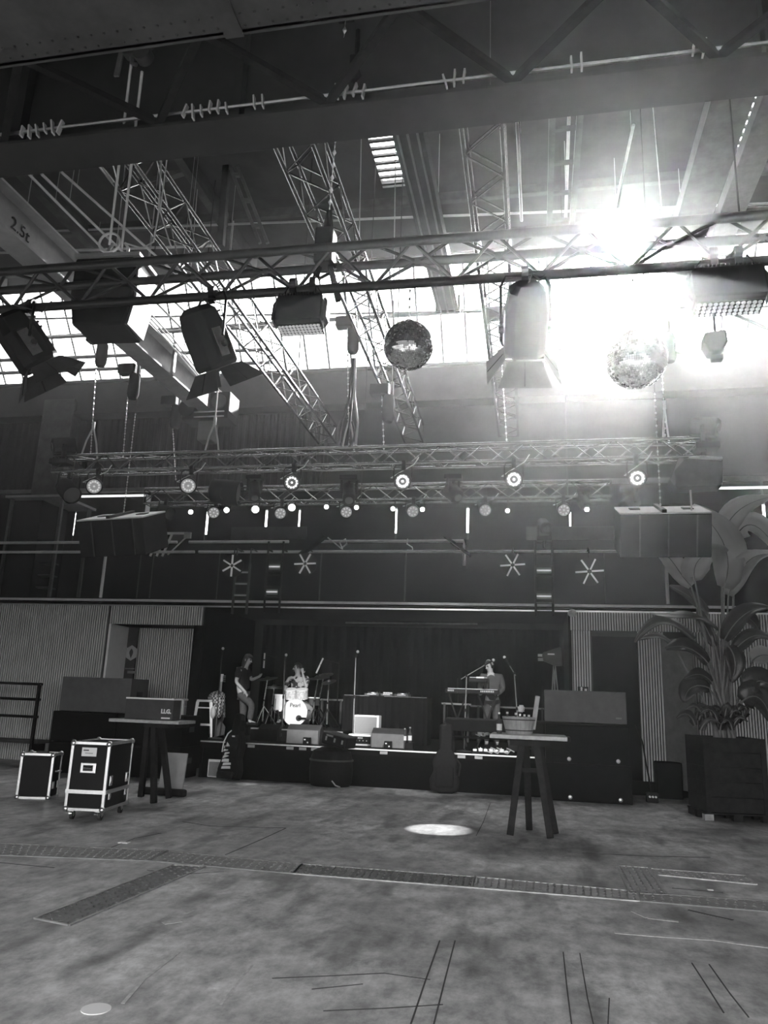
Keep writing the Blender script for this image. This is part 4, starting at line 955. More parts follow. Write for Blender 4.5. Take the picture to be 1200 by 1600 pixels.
# long black case spanning stage edge and stack
r = T('long_case', 'long low black case laid from a bench across the top of the plant-side stack', 'case', (0, 0, 0))
a = at(697, 1118, 14.55)
MB().box(((a.x + 1.48) / 2, 14.72, 1.285), (1.48 - a.x, .4, .03)).build('lid', mBLACK, r, bevel=.008); MB().box(((a.x + .1) / 2, 14.72, 1.17), (.1 - a.x, .38, .2)).build('case_body', mMATT, r, bevel=.008)
for x in (a.x + .1, -.1): MB().box((x, 14.9, (1.07 + ST) / 2), (.05, .05, 1.07 - ST)).build('leg', mBLACK, r)
MB().box(((a.x + .1) / 2, 15.0, .95), (.1 - a.x, .4, .025)).build('shelf', mBLACK, r)
# tangled gear on the stage lip and on the shelf
def gear(name, label, px0, px1, py, z, n, seed, Y):
    rnd = random.Random(seed); a = at(px0, py, Y); b = at(px1, py, Y); r = T(name, label, 'effects pedals', ((a.x + b.x) / 2, Y, z)); W = b.x - a.x
    MB().box((0, 0, .02), (W, .22, .035)).build('board', mBLACK, r, bevel=.006)
    for i in range(n):
        x = (i + .5) / n * W - W / 2; h = rnd.uniform(.03, .07)
        pd = MB().box((0, 0, h / 2), (W / n * .75, .1, h)).build('pedal', rnd.choice((mWHITE, mALU, mDGREY, mWHITE)), r, bevel=.006, loc=(x, rnd.uniform(-.05, .03), .038)); pd.rotation_euler = (0, 0, rnd.uniform(-.3, .3))
        MB().cyl((0, -.02, h), (0, -.02, h + .02), .012, n=8).build('foot_switch', mCHROME, pd)
    for i in range(3):
        x = rnd.uniform(-W * .4, W * .4); MB().tube([(x, -.1, .05), (x + .08, -.13, .02), (x + .14, -.05, .09), (x + .06, .05, .11), (x + .2, .06, .05)], .009).build('patch_lead', mBAR, r)
gear('pedal_board', 'crowded pedal board of white and metal boxes on the stage lip', 738, 796, 1182, ST, 7, 3, 14.85)
gear('patch_box', 'small pale patch boxes on the shelf under the long case', 735, 765, 1148, .963, 3, 5, 15.0)

# stack on the stool side
gl_ = 'black bass cabinets beside the flight cases'
xs_ = [-9.3, -7.92, -6.55]
for i in range(2):
    for j in range(2):
        speaker_box('bass_cabinet', [['lower bass cabinet behind the wheeled flight case', 'upper bass cabinet under the grey cabinet'], ['lower bass cabinet beside the small pale amplifier', 'upper bass cabinet behind the box-topped bar table']][i][j], 'loudspeaker',
                    xs_[i] + .005, xs_[i + 1] - .005, 14.0, 14.8, j * .575, j * .575 + .565, mMATT, False, gl_)
speaker_box('grey_cabinet', 'plain charcoal cabinet with darker side standing on the bass cabinets by the ribbed wall', 'loudspeaker', -9.25, -7.75, 14.1, 14.8, 1.145, 1.80, mCAB, False, None, False)

def mic_stand(px, py, label, h, boom=None, base='round', mic=True, z=ST, tip=(0, 0), m=mDGREY, loc=None, boomlen=.6, micm=mALU):
    p = V(loc) if loc else fl(px, py, z); r = T('microphone_stand', label, 'microphone stand', tuple(p), 0, 'microphone stands on the stage')
    if base == 'round': MB().lathe([(.14, 0), (.14, .012), (.03, .03), (.02, .05)], 20).build('round_base', mDGREY, r, True)
    else:
        for k in range(3):
            a = k * 2 * PI / 3 + .5; MB().tube([(0, 0, .28), (.17 * math.cos(a), .17 * math.sin(a), .1), (.3 * math.cos(a), .3 * math.sin(a), .012)], .011).build('leg', mDGREY, r, True)
        MB().cyl((0, 0, .06), (0, 0, .3), .02, n=8).build('leg_hub', mBLACK, r, True)
    t = V((tip[0], tip[1], h)); MB().tube([(0, 0, .02), t * .5 + V((0, 0, 0)), t], .012, taper=[.014, .013, .009]).build('pole', m, r, True)
    MB().cyl(t * .52, t * .56, .02, n=8).build('clutch', mBLACK, r, True)
    end = t
    if boom:
        end = t + V(boom); MB().tube([t - V(boom) * .3, end], .009).build('boom_arm', m, r, True); MB().ball(t, .025, 8, 6).build('boom_joint', mBLACK, r, True); d = V(boom).normalized()
    else: d = V((.3, -.6, .5)).normalized()
    if mic == 'pencil': MB().cyl(end + V((0, 0, .12)), end - V((tip[0] * .3, 0, .2)), .016, n=10).build('pencil_microphone', micm, r, True)
    elif mic:
        MB().cyl(end - d * .02, end + d * .16, .014, .022, n=10).build('microphone', mBLACK, r, True); MB().ball(end + d * .18, .03, 10, 8).build('mesh_head', micm, r, True)
def hgt(px, py, Y, z=ST): return at(px, py, Y).z - z
def stand_at(pxb, pyb, pxt, pyt, label, **k):
    b = fl(pxb, pyb, k.get('z', ST)); t = at(pxt, pyt, b.y); mic_stand(0, 0, label, t.z - b.z, loc=tuple(b), tip=(t.x - b.x, 0), **k)
stand_at(336, 1154, 347, 1022, 'straight microphone stand beside the white stools')
stand_at(440, 1158, 445, 1032, 'straight microphone stand just before the bass drum edge')
stand_at(551, 1163, 556, 1027, 'straight microphone stand before the stacked guitar amplifiers', m=mGREY)
stand_at(725, 1174, 729, 1056, 'boom microphone stand reaching up before the keyboard player', boom=(.36, 0, .22), m=mGREY)
b = at(812, 1150, 16.0); mic_stand(0, 0, 'microphone stand with a pale mic tilted up beyond the wooden tub', at(806, 1052, 16.0).z - ST, loc=(b.x, 16.0, ST), tip=(-.1, 0), base='tripod', boom=(-.1, 0, .16), micm=mPAPER, m=mGREY)
for px, pyt, lab, d in ((413, 1030, 'overhead drum microphone hanging like a white pencil behind the singer', 0.0), (502, 1038, 'overhead drum microphone tilted above the cymbals', .12)):
    p = at(px + (12 if d == 0 else 24), 1120, 17.6); q_ = at(px, pyt, 17.2)
    r = T('microphone_stand', lab, 'microphone stand', (p.x, 17.6, ST), 0, 'microphone stands on the stage')
    for k in range(3):
        a = k * 2 * PI / 3 + .5; MB().tube([(0, 0, .28), (.17 * math.cos(a), .17 * math.sin(a), .1), (.3 * math.cos(a), .3 * math.sin(a), .012)], .011).build('leg', mBLACK, r, True)
    e = q_ - V((p.x, 17.6, ST)); MB().cyl((0, 0, .05), (0, 0, e.z + .1), .012).build('pole', mBLACK, r); MB().tube([(0, 0, e.z + .05), e + V((0, 0, .12))], .009).build('boom_arm', mBLACK, r)
    MB().cyl(e + V((d * .3, 0, .14)), e - V((d * .9, 0, .2)), .018, n=10).build('pencil_microphone', mPAPER, r, True); MB().cyl(e + V((0, 0, -.03)), e + V((0, 0, .0)), .021, n=10).build('mic_ring', mBLACK, r)

# stools
def stool(x, y, rz, label):
    r = T('bar_stool', label, 'stool', (x, y, ST), rz, 'white metal bar stools')
    MB().box((0, 0, .74), (.32, .32, .045)).build('seat', mWHITE, r, bevel=.02)
    for sx in (-1, 1):
        for sy in (-1, 1): MB().hexa([V((sx*.20 + a, sy*.20 + b, 0)) for a, b in ((-.018,-.018),(.018,-.018),(.018,.018),(-.018,.018))], [V((sx*.135 + a, sy*.135 + b, .72)) for a, b in ((-.032,-.032),(.032,-.032),(.032,.032),(-.032,.032))]).build('leg', mWHITE, r)
    for s in (-1, 1):
        MB().box((0, s * .178, .26), (.34, .02, .03)).build('foot_rail', mWHITE, r); MB().box((s * .178, 0, .26), (.02, .34, .03)).build('foot_rail', mWHITE, r)
        MB().box((0, s * .148, .6), (.28, .012, .02)).build('brace', mWHITE, r)
p = fl(308, 1153, ST); stool(p.x, p.y + .2, R(24), 'white metal bar stool with a plaid shirt thrown over it')
p2 = at(281, 1100, p.y + .55); stool(p2.x, p.y + .6, R(-8), 'second white metal bar stool half hidden by the box on the table')
mPLAID = bpy.data.materials.new('plaid_cloth'); mPLAID.use_nodes = True; n = mPLAID.node_tree; b = n.nodes['Principled BSDF']; b.inputs['Roughness'].default_value = .9
tcx = n.nodes.new('ShaderNodeTexCoord'); ck = n.nodes.new('ShaderNodeTexChecker'); ck.inputs['Scale'].default_value = 26; ck.inputs[1].default_value = (.5,.5,.5,1); ck.inputs[2].default_value = (.06,.06,.06,1)
n.links.new(tcx.outputs['Object'], ck.inputs['Vector']); n.links.new(ck.outputs['Color'], b.inputs['Base Color'])
q = MB(); nu, nv = 16, 12; vs = []
for j in range(nv + 1):
    for i in range(nu + 1):
        a = 2 * PI * i / nu; t = j / nv; rr = .001 + .2 * math.sin(min(1, t * 1.25) * PI / 2) * (1 + .14 * math.sin(3 * a + 5 * t)); z = .20 * (1 - t ** 1.5) - (.32 * max(0, t - .55) / .45 if math.cos(a) > .1 else .10 * max(0, t - .6))
        vs.append(V((rr * math.cos(a) * .9, rr * math.sin(a), z + .02 * math.sin(5 * a + 3 * t))))
q.add(vs, [(j*(nu+1)+i, j*(nu+1)+i+1, (j+1)*(nu+1)+i+1, (j+1)*(nu+1)+i) for j in range(nv) for i in range(nu)])
o = q.build('plaid_shirt', mPLAID, None, True, loc=(p.x + .20, p.y + .42, ST + .74)); so = o.modifiers.new('t', 'SOLIDIFY'); so.thickness = .006
tag(o, 'plaid shirt bundled on the white bar stool', 'shirt')
q = MB().ball((0, 0, 0), (.06, .05, .13), 10, 8); p3 = at(333, 1113, p.y + .1); tag(q.build('cap', mLGREY, None, True, loc=tuple(p3)), 'pale cap hanging under the plaid shirt', 'cap')

# bass guitar on its stand
a, b = at(345, 1056, 15.9), fl(355, 1151, ST)
r = T('bass_guitar', 'bass guitar with pale neck leaning on a stand behind the first microphone stand', 'guitar', (b.x, 15.7, ST)); t = V((a.x - b.x, .25, a.z - ST))
MB().bar(t * .42, t * .9, .05, .03).build('neck', mLGREY, r); MB().bar(t * .9, t * 1.03, .08, .03).build('headstock', mWHITE, r)
for k in range(4): MB().cyl(t * (.91 + k * .03) + V((.03, 0, 0)), t * (.91 + k * .03) + V((.09, 0, 0)), .012).build('tuning_peg', mALU, r)
m = Matrix.Translation(t * .22) @ t.to_track_quat('Z', 'Y').to_matrix().to_4x4()
MB().prism([(-.16, -.22), (.0, -.27), (.16, -.22), (.17, -.05), (.11, .03), (.14, .2), (.08, .17), (.02, .08), (-.05, .1), (-.11, .26), (-.15, .2), (-.10, .03), (-.17, -.06)], -.02, .02, m).build('body', mDGREY, r, bevel=.01)
for s in (-1, 1): MB().bar((s * .14, .1, 0), t * .3 + V((s * .05, .08, 0)), .02).build('stand_leg', mBLACK, r)

# monitors and amplifiers
def wedge(px0, px1, py0, py1, label, m, face, Y=14.95, d=.38):
    a = at(px0, py0, Y); b = at(px1, py1, Y); W = b.x - a.x; H = a.z - ST
    r = T('stage_monitor', label, 'loudspeaker', ((a.x + b.x) / 2, Y, ST), 0, 'wedge monitors on the stage')
    MB().add([(x, y, z) for x in (-W/2, W/2) for y, z in ((0, 0), (d, 0), (d, H * .55), (.20, H), (0.06, H * .78))], [(0,1,2,3,4), (5,9,8,7,6), (0,5,6,1), (1,6,7,2), (2,7,8,3), (3,8,9,4), (4,9,5,0)]).build('cabinet', m, r, bevel=.01)
    MB().box((0, -.004, H * .38), (W * .94, .012, H * .68)).build('front_grille', face, r)
    for s in (-1, 1): MB().box((s * (W / 2 + .004), .18, H * .4), (.012, .12, .06)).build('handle_cup', mRUBBER, r)
    return r
wedge(448, 498, 1131, 1166, 'grey wedge monitor in front of the white bass drum', mDGREY, mGREY)
wedge(580, 632, 1137, 1171, 'grey wedge monitor before the stacked guitar amplifiers', mDGREY, mGREY)
wedge(403, 434, 1131, 1160, 'dark wedge monitor under the singer foot', mBLACK, mMATT, 15.2)
for px, py, lab in ((485, 1163, 'tiny black gadget at the foot of the bass drum monitor'), (617, 1167, 'small black box with a light leaning on the second grey monitor')):
    p = fl(px, py, ST); r = T('control_box', lab, 'box', (p.x, 14.82, ST)); MB().box((0, 0, .07), (.14, .1, .14)).build('case', mBLACK, r, bevel=.01); MB().box((-.03, -.052, .1), (.03, .006, .02)).build('display', mGLOWL, r); MB().cyl((.03, -.05, .05), (.03, -.065, .05), .015).build('knob', mALU, r)
# combo amps
p = at(562, 1160, 15.3)
r = T('guitar_amplifier', 'white-framed guitar amplifier head at the bottom of the two-piece stack', 'amplifier', (p.x, 15.35, ST)); W = .5
MB().box((0, .12, .11), (W, .25, .22)).build('cabinet', mWHITE, r, bevel=.02); MB().box((0, -.01, .11), (W - .08, .015, .14)).build('control_panel', mBLACK, r)
for k in range(5): MB().cyl((-.15 + .07 * k, -.015, .1), (-.15 + .07 * k, -.03, .1), .012).build('knob', mALU, r)
MB().box((.0, -.02, .15), (.1, .006, .03)).build('name_badge', mALU, r)
r = T('guitar_combo', 'grey-grilled guitar cabinet with white edges on the amplifier head', 'amplifier', (p.x + .11, 15.35, ST + .225)); W, H = .5, .36
MB().box((0, .12, H / 2), (W, .25, H)).build('cabinet', mWHITE, r, bevel=.012); MB().box((-.015, -.008, H / 2 - .005), (W - .06, .02, H - .05)).build('grille_cloth', mGRILL, r)
for s in (-1, 1): MB().cyl((s * .16, .1, H), (s * .16, .1, H + .02), .02).build('stacking_foot', mBLACK, r)
p = fl(337, 1216, 0)
r = T('practice_amplifier', 'small pale guitar amplifier on the floor before the stage', 'amplifier', (p.x, p.y + .05, 0)); W, H = .4, .33
MB().box((0, .09, H / 2 + .01), (W, .2, H)).build('cabinet', mWHITE, r, bevel=.012); MB().box((0.0, -.015, H / 2), (W - .06, .02, H - .07)).build('grille_cloth', mGRILL, r)
for k in range(4): MB().cyl((-.1 + .06 * k, .04, H), (-.1 + .06 * k, .04, H + .035), .016).build('knob', mWHITE, r)
MB().tube([(-.12, .1, H), (-.1, .1, H + .05), (.1, .1, H + .05), (.12, .1, H)], .01).build('handle', mDGREY, r)
for s in (-1, 1): MB().box((s * .15, .08, .008), (.05, .08, .016)).build('foot', mRUBBER, r)

# drum kit
DY = 16.0
c = at(461, 1113, DY); rad = 20.5 * 16.25 / 1215
mDRUM = mat('white_drum_shell', .78, .25, var=.08, scale=8); mSPECK = mat('speckled_white_wrap', .62, .3, var=.5, scale=30); mHEAD = mat('drum_skin', .82, .5)
r = T('bass_drum', 'white bass drum with a script name and two toms mounted on top', 'drum', (c.x, DY, RZ)); zc_ = c.z - RZ; zc_ = max(zc_, rad)
mY = TR(0, 0, zc_) @ Matrix.Rotation(-PI / 2, 4, 'X')
MB().lathe([(rad * .97, .0), (rad * .97, .45)], 36, mY).build('shell', mDRUM, r, True)
MB().lathe([(rad, -.03), (rad, .02), (rad * .955, .02), (rad * .955, -.03), (rad, -.03)], 36, mY).build('hoop', mDRUM, r, True)
MB().lathe([(rad * .96, -.01), (rad * .96, -.015), (.001, -.016)], 36, mY).build('front_head', mHEAD, r)
text('Pearl', .115, mINK, r, TR(0, -.02, zc_ + rad * .52) @ FRONT @ Matrix.Shear('XZ', 4, (.0, .0)), name='name_lettering', bold=.001)
MB().lathe([(.062, 0), (.062, .006), (.001, .007)], 18, TR(rad * .34, -.018, zc_ - rad * .42) @ Matrix.Rotation(PI / 2, 4, 'X')).build('sound_hole', mRUBBER, r)
MB().cyl((rad * .34, -.03, zc_ - rad * .42), (rad * .34 + .17, -.08, zc_ - rad * .42), .02, n=8).build('kick_microphone', mBLACK, r)
for k in range(8):
    a = k * PI / 4 + .2; MB().bar((rad * 1.0 * math.cos(a), 0.0, zc_ + rad * 1.0 * math.sin(a)), (rad * 1.0 * math.cos(a), .2, zc_ + rad * math.sin(a)), .016).build('tension_lug', mCHROME, r)
for s, pxc, pyc in ((-1, 454, 1085), (1, 472, 1085)):
    tpos = at(pxc, pyc, DY + .1) - V((c.x, DY, RZ)); rr = .125
    MB().lathe([(rr, -.1), (rr, .1)], 24, Matrix.Translation(tpos) @ Matrix.Rotation(.25, 4, 'X')).build('tom_shell', mSPECK, r, True)
    MB().lathe([(rr * 1.04, .09), (rr * 1.04, .115), (.001, .115)], 24, Matrix.Translation(tpos) @ Matrix.Rotation(.25, 4, 'X')).build('tom_head', mHEAD, r, True)
    MB().lathe([(rr * 1.03, -.115), (rr * 1.03, -.09)], 24, Matrix.Translation(tpos) @ Matrix.Rotation(.25, 4, 'X')).build('tom_hoop', mCHROME, r, True)
    MB().tube([(s * .05, .15, zc_ + rad * .95), (s * .06, .15, tpos.z - .05)], .016).build('tom_mount', mCHROME, r, True)
p = at(437, 1098, DY + .2)
r = T('floor_tom', 'white floor tom standing beside the bass drum', 'drum', (p.x, DY + .3, RZ)); zz = p.z - RZ
MB().lathe([(.15, -.16), (.15, .16)], 28, TR(0, 0, zz)).build('shell', mDRUM, r, True); MB().lathe([(.156, .15), (.156, .175), (.001, .175)], 28, TR(0, 0, zz)).build('head', mHEAD, r, True); MB().lathe([(.156, -.175), (.156, -.15)], 28, TR(0, 0, zz)).build('hoop', mCHROME, r, True)
for k in range(3): a = k * 2.1; MB().tube([(.165 * math.cos(a), .165 * math.sin(a), zz + .08), (.165 * math.cos(a), .165 * math.sin(a), .0)], .009).build('leg', mCHROME, r, True)
p = at(483, 1098, DY + .3)
r = T('snare_drum', 'dark snare drum low beside the bass drum', 'drum', (p.x, DY + .5, RZ)); zz = .55
MB().lathe([(.16, -.08), (.16, .08)], 24, TR(0, 0, zz)).build('shell', mDGREY, r, True); MB().lathe([(.166, .07), (.166, .09), (.001, .09)], 24, TR(0, 0, zz)).build('head', mHEAD, r, True)
MB().cyl((0, 0, .25), (0, 0, zz - .08), .014).build('stand_post', mCHROME, r)
for k in range(3): a = k * 2.1 + .4; MB().tube([(0, 0, .3), (.22 * math.cos(a), .22 * math.sin(a), 0)], .01).build('leg', mCHROME, r)
mCYM = mat('cymbal_metal', .35, .3, 1.0)
def cymbal(pxc, pyc, Y, pxb, label, rad, tilt, bright=mCHROME, hat=False):
    t = at(pxc, pyc, Y); b = at(pxb, pyc + 40, Y); base = (b.x, Y, RZ)
    r = T('cymbal_stand', label, 'cymbal', base, 0, 'cymbals round the drum kit'); tt = t - V(base)
    MB().tube([(0, 0, .1), (0, 0, tt.z * .55), tt], .016, taper=[.02, .018, .012]).build('stand_tube', bright, r, True)
    for k in range(3):
        a = k * 2 * PI / 3 + .4; MB().tube([(0, 0, .42), (.2 * math.cos(a), .2 * math.sin(a), .16), (.3 * math.cos(a), .3 * math.sin(a), .012)], .014).build('leg', bright, r, True)
    for z in ((0, .03) if hat else (0,)):
        MB().lathe([(rad, 0), (rad, .004), (rad * .3, .025), (rad * .18, .05), (.001, .055)], 28, Matrix.Translation(tt + V((0, 0, z))) @ Matrix.Rotation(tilt, 4, 'X') @ Matrix.Rotation(-tilt * .5, 4, 'Y')).build('cymbal_plate', mCYM, r, True)
    MB().ball(tt + V((0, 0, .06)), .018, 6, 5).build('wing_nut', mBLACK, r); MB().ball((0, 0, tt.z * .55), .026, 8, 6).build('clutch', mBLACK, r, True)
cymbal(497, 1060, 16.3, 491, 'ride cymbal on a bright stand just past the drummer', .26, .15)
cymbal(418, 1061, 16.2, 412, 'crash cymbal on the singer side of the drums', .22, .2)
cymbal(428, 1076, 16.4, 424, 'hi-hat pair on a chrome stand beside the floor tom', .18, .03, hat=True)
cymbal(514, 1066, 16.2, 512, 'splash cymbal lit from behind near the kit end', .16, .35)
cymbal(506, 1056, 17.0, 499, 'tall dark cymbal behind the ride cymbal', .22, .3)

# DJ table and decks
a, b = at(537, 1086, 16.2), at(668, 1091, 16.2)
r = T('covered_table', 'table under a plain black cloth carrying the decks in mid stage', 'table', ((a.x + b.x) / 2, 16.5, ST)); W = b.x - a.x; H = a.z - ST
q = MB(); n = 40; vs = []
for i in range(n + 1): x = -W / 2 + W * i / n; vs.append((x, -.32 + .015 * math.sin(i * 1.7)))
q.add([V((x, y, z)) for x, y in vs for z in (.01, H)], [(2*i, 2*i+2, 2*i+3, 2*i+1) for i in range(n)]); q.box((0, 0, H - .01), (W, .64, .02)); q.box((-W / 2, 0, H / 2), (.015, .62, H - .02)); q.box((W / 2, 0, H / 2), (.015, .62, H - .02)); q.build('table_cover', mMATT, r)
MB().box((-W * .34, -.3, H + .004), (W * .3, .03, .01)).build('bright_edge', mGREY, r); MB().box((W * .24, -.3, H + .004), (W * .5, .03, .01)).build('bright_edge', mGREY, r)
def deck(px, py, wpx, label, mixer=False):
    p = at(px, py, 16.45); r = T('dj_deck' if not mixer else 'dj_mixer', label, 'music deck', (p.x, 16.45, ST + H)); w_ = wpx * .0139
    MB().box((0, 0, .035), (w_, .3, .05)).build('body', mDGREY, r, bevel=.006)
    for s in (-1, 1): MB().cyl((s * w_ * .4, -.1, 0), (s * w_ * .4, -.1, .012), .02).build('foot', mRUBBER, r)
    if mixer:
        for i in range(4):
            for j in range(2): MB().cyl((-w_ * .3 + w_ * .2 * i, -.05 + .1 * j, .06), (-w_ * .3 + w_ * .2 * i, -.05 + .1 * j, .09), .014).build('knob', mBAR, r)
    else:
        MB().lathe([(w_ * .36, .06), (w_ * .36, .078), (.001, .08)], 20).build('platter', mALU, r, True); MB().tube([(w_ * .4, .1, .06), (w_ * .4, .1, .1), (w_ * .3, -.06, .09)], .008).build('tone_arm', mCHROME, r)
    MB().box((0, -.152, .04), (w_ * .6, .004, .012)).build('panel_strip', mBAR, r)
deck(583, 1083, 23, 'first music deck on the black-covered table'); deck(606, 1084, 18, 'mixer with pale knobs between two decks', True); deck(629, 1086, 22, 'second music deck on the black-covered table')
# bottles in a crate beside the monitor
p = fl(641, 1169, ST); r = T('bottle_crate', 'small black crate of bottles beside the second grey monitor', 'crate', (p.x, 15.1, ST))
MB().box((0, 0, .06), (.22, .2, .12)).build('crate_box', mBLACK, r)
def bottle(x, y, z, label, s=1.0, m=mDGREY, lab=mPAPER, group='bottles in the stage crate'):
    r = T('bottle', label, 'bottle', (x, y, z), 0, group)
    MB().lathe([(.001, 0), (.033 * s, .004), (.034 * s, .14 * s), (.026 * s, .165 * s), (.013 * s, .2 * s), (.013 * s, .245 * s)], 14).build('glass', m, r, True)
    MB().lathe([(.0352 * s, .04 * s), (.0352 * s, .12 * s)], 14).build('paper_label', lab, r, True); MB().lathe([(.016 * s, .24 * s), (.016 * s, .262 * s), (.001, .264 * s)], 10).build('cap', mALU, r, True)
bottle(p.x - .05, 15.0, ST + .12, 'dark bottle at the back of the stage crate'); bottle(p.x + .05, 15.0, ST + .12, 'bottle with a bright white label in the stage crate', 1.1)

# keyboards
KY = 16.5
a, b = at(697, 1070, KY), at(780, 1074, KY)
r = T('keyboard_stand', 'black crossed stand holding both keyboards', 'stand', ((a.x + b.x) / 2, KY, ST)); W = b.x - a.x; kz = at(740, 1083, KY).z - ST
for s in (-1, 1):
    for d in (-1, 1): MB().bar((s * W * .28 - .2 * d, 0, .02), (s * W * .28 + .2 * d, 0, kz), .03).build('cross_leg', mBLACK, r)
    MB().bar((s * W * .28, -.2, kz), (s * W * .28, .2, kz), .03).build('top_rest', mBLACK, r)
    MB().tube([(s * W * .3, .12, kz), (s * W * .3, .18, kz + .3)], .014).build('upper_post', mBLACK, r)
def keyboard(px0, px1, py, Y, label, txt, wh):
    a, b = at(px0, py, Y), at(px1, py, Y); r = T('keyboard', label, 'keyboard', ((a.x + b.x) / 2, Y, a.z)); W = b.x - a.x
    MB().box((0, 0, -.03), (W, .3, .09)).build('body', mBLACK, r, bevel=.01)
    km = MB().box((0, 0, 0), (W / 32 * .85, .14, .015)).mesh('key'); km.materials.append(mPAPER)
    for i in range(30): link('key', km, r, (-W / 2 + W / 32 * (i + 1.5), .07, .022))
    for x, s, t in txt:
        for i in range(t): MB().box((x * W + (i - t / 2) * s, -.152, -.02), (s * .7, .006, .035)).build('panel_mark', mLGREY, r)
    return r
keyboard(697, 780, 1077, KY, 'long lower keyboard with pale marks on its back', ((-.38, .034, 4), (.30, .036, 8)), 0)
r2 = keyboard(733, 762, 1060, KY + .15, 'short upper keyboard tilted above the long one', (), 0); MB().box((.05, -.155, .02), (.16, .01, .03)).build('light_strip', mPAPER, r2)
# guitar on a stand beyond the tub, lamp on tripod
a, b = at(814, 1106, 15.9), at(806, 1150, 15.9)
r = T('electric_guitar', 'electric guitar whose headstock shows above the wooden tub', 'guitar', (b.x, 15.9, ST)); t = V((a.x - b.x, .15, a.z - ST))
MB().bar(t * .35, t * .9, .05, .025).build('neck', mDWOOD, r); MB().bar(t * .9, t * 1.06, .09, .03).build('headstock', mLGREY, r)
for k in range(3):
    for s in (-1, 1): MB().cyl(t * (.93 + k * .04), t * (.93 + k * .04) + V((s * .07, 0, 0)), .012).build('tuning_peg', mALU, r)
MB().prism([(-.15, .05), (.0, 0), (.15, .05), (.16, .2), (.1, .3), (.14, .42), (.04, .36), (-.1, .44), (-.1, .3), (-.16, .2)], -.02, .02).build('body', mDGREY, r, bevel=.01)
p = at(862, 1026, 15.3)
r = T('tripod_lamp', 'theatre lamp on a thin tripod above the charcoal cabinet', 'spotlight', (p.x + .05, 15.5, 0)); hz = p.z
MB().prism([(-.2, .03), (-.18, .08), (.16, .2), (.18, -.16), (.05, -.16), (-.18, -.07)], -.14, .14, TR(-.03, 0, hz)).build('housing', mDGREY, r, bevel=.015)
MB().box((-.26, -.02, hz + .03), (.1, .2, .04)).build('lens_hood', mLGREY, r); MB().box((-.26, -.02, hz - .05), (.1, .2, .05)).build('lens_hood', mGREY, r); MB().box((-.06, -.145, hz + .05), (.13, .01, .025)).build('label_strip', mPAPER, r)
for dx, dy in ((0, -.1), (.15, .1), (-.12, .15)): MB().bar((dx * .1, 0, hz - .16), (dx * 1.5, dy * 1.5, .0), .025).build('leg', mGREY, r)
MB().cyl((0, 0, hz - .5), (0, 0, hz - .1), .02).build('pole', mDGREY, r)
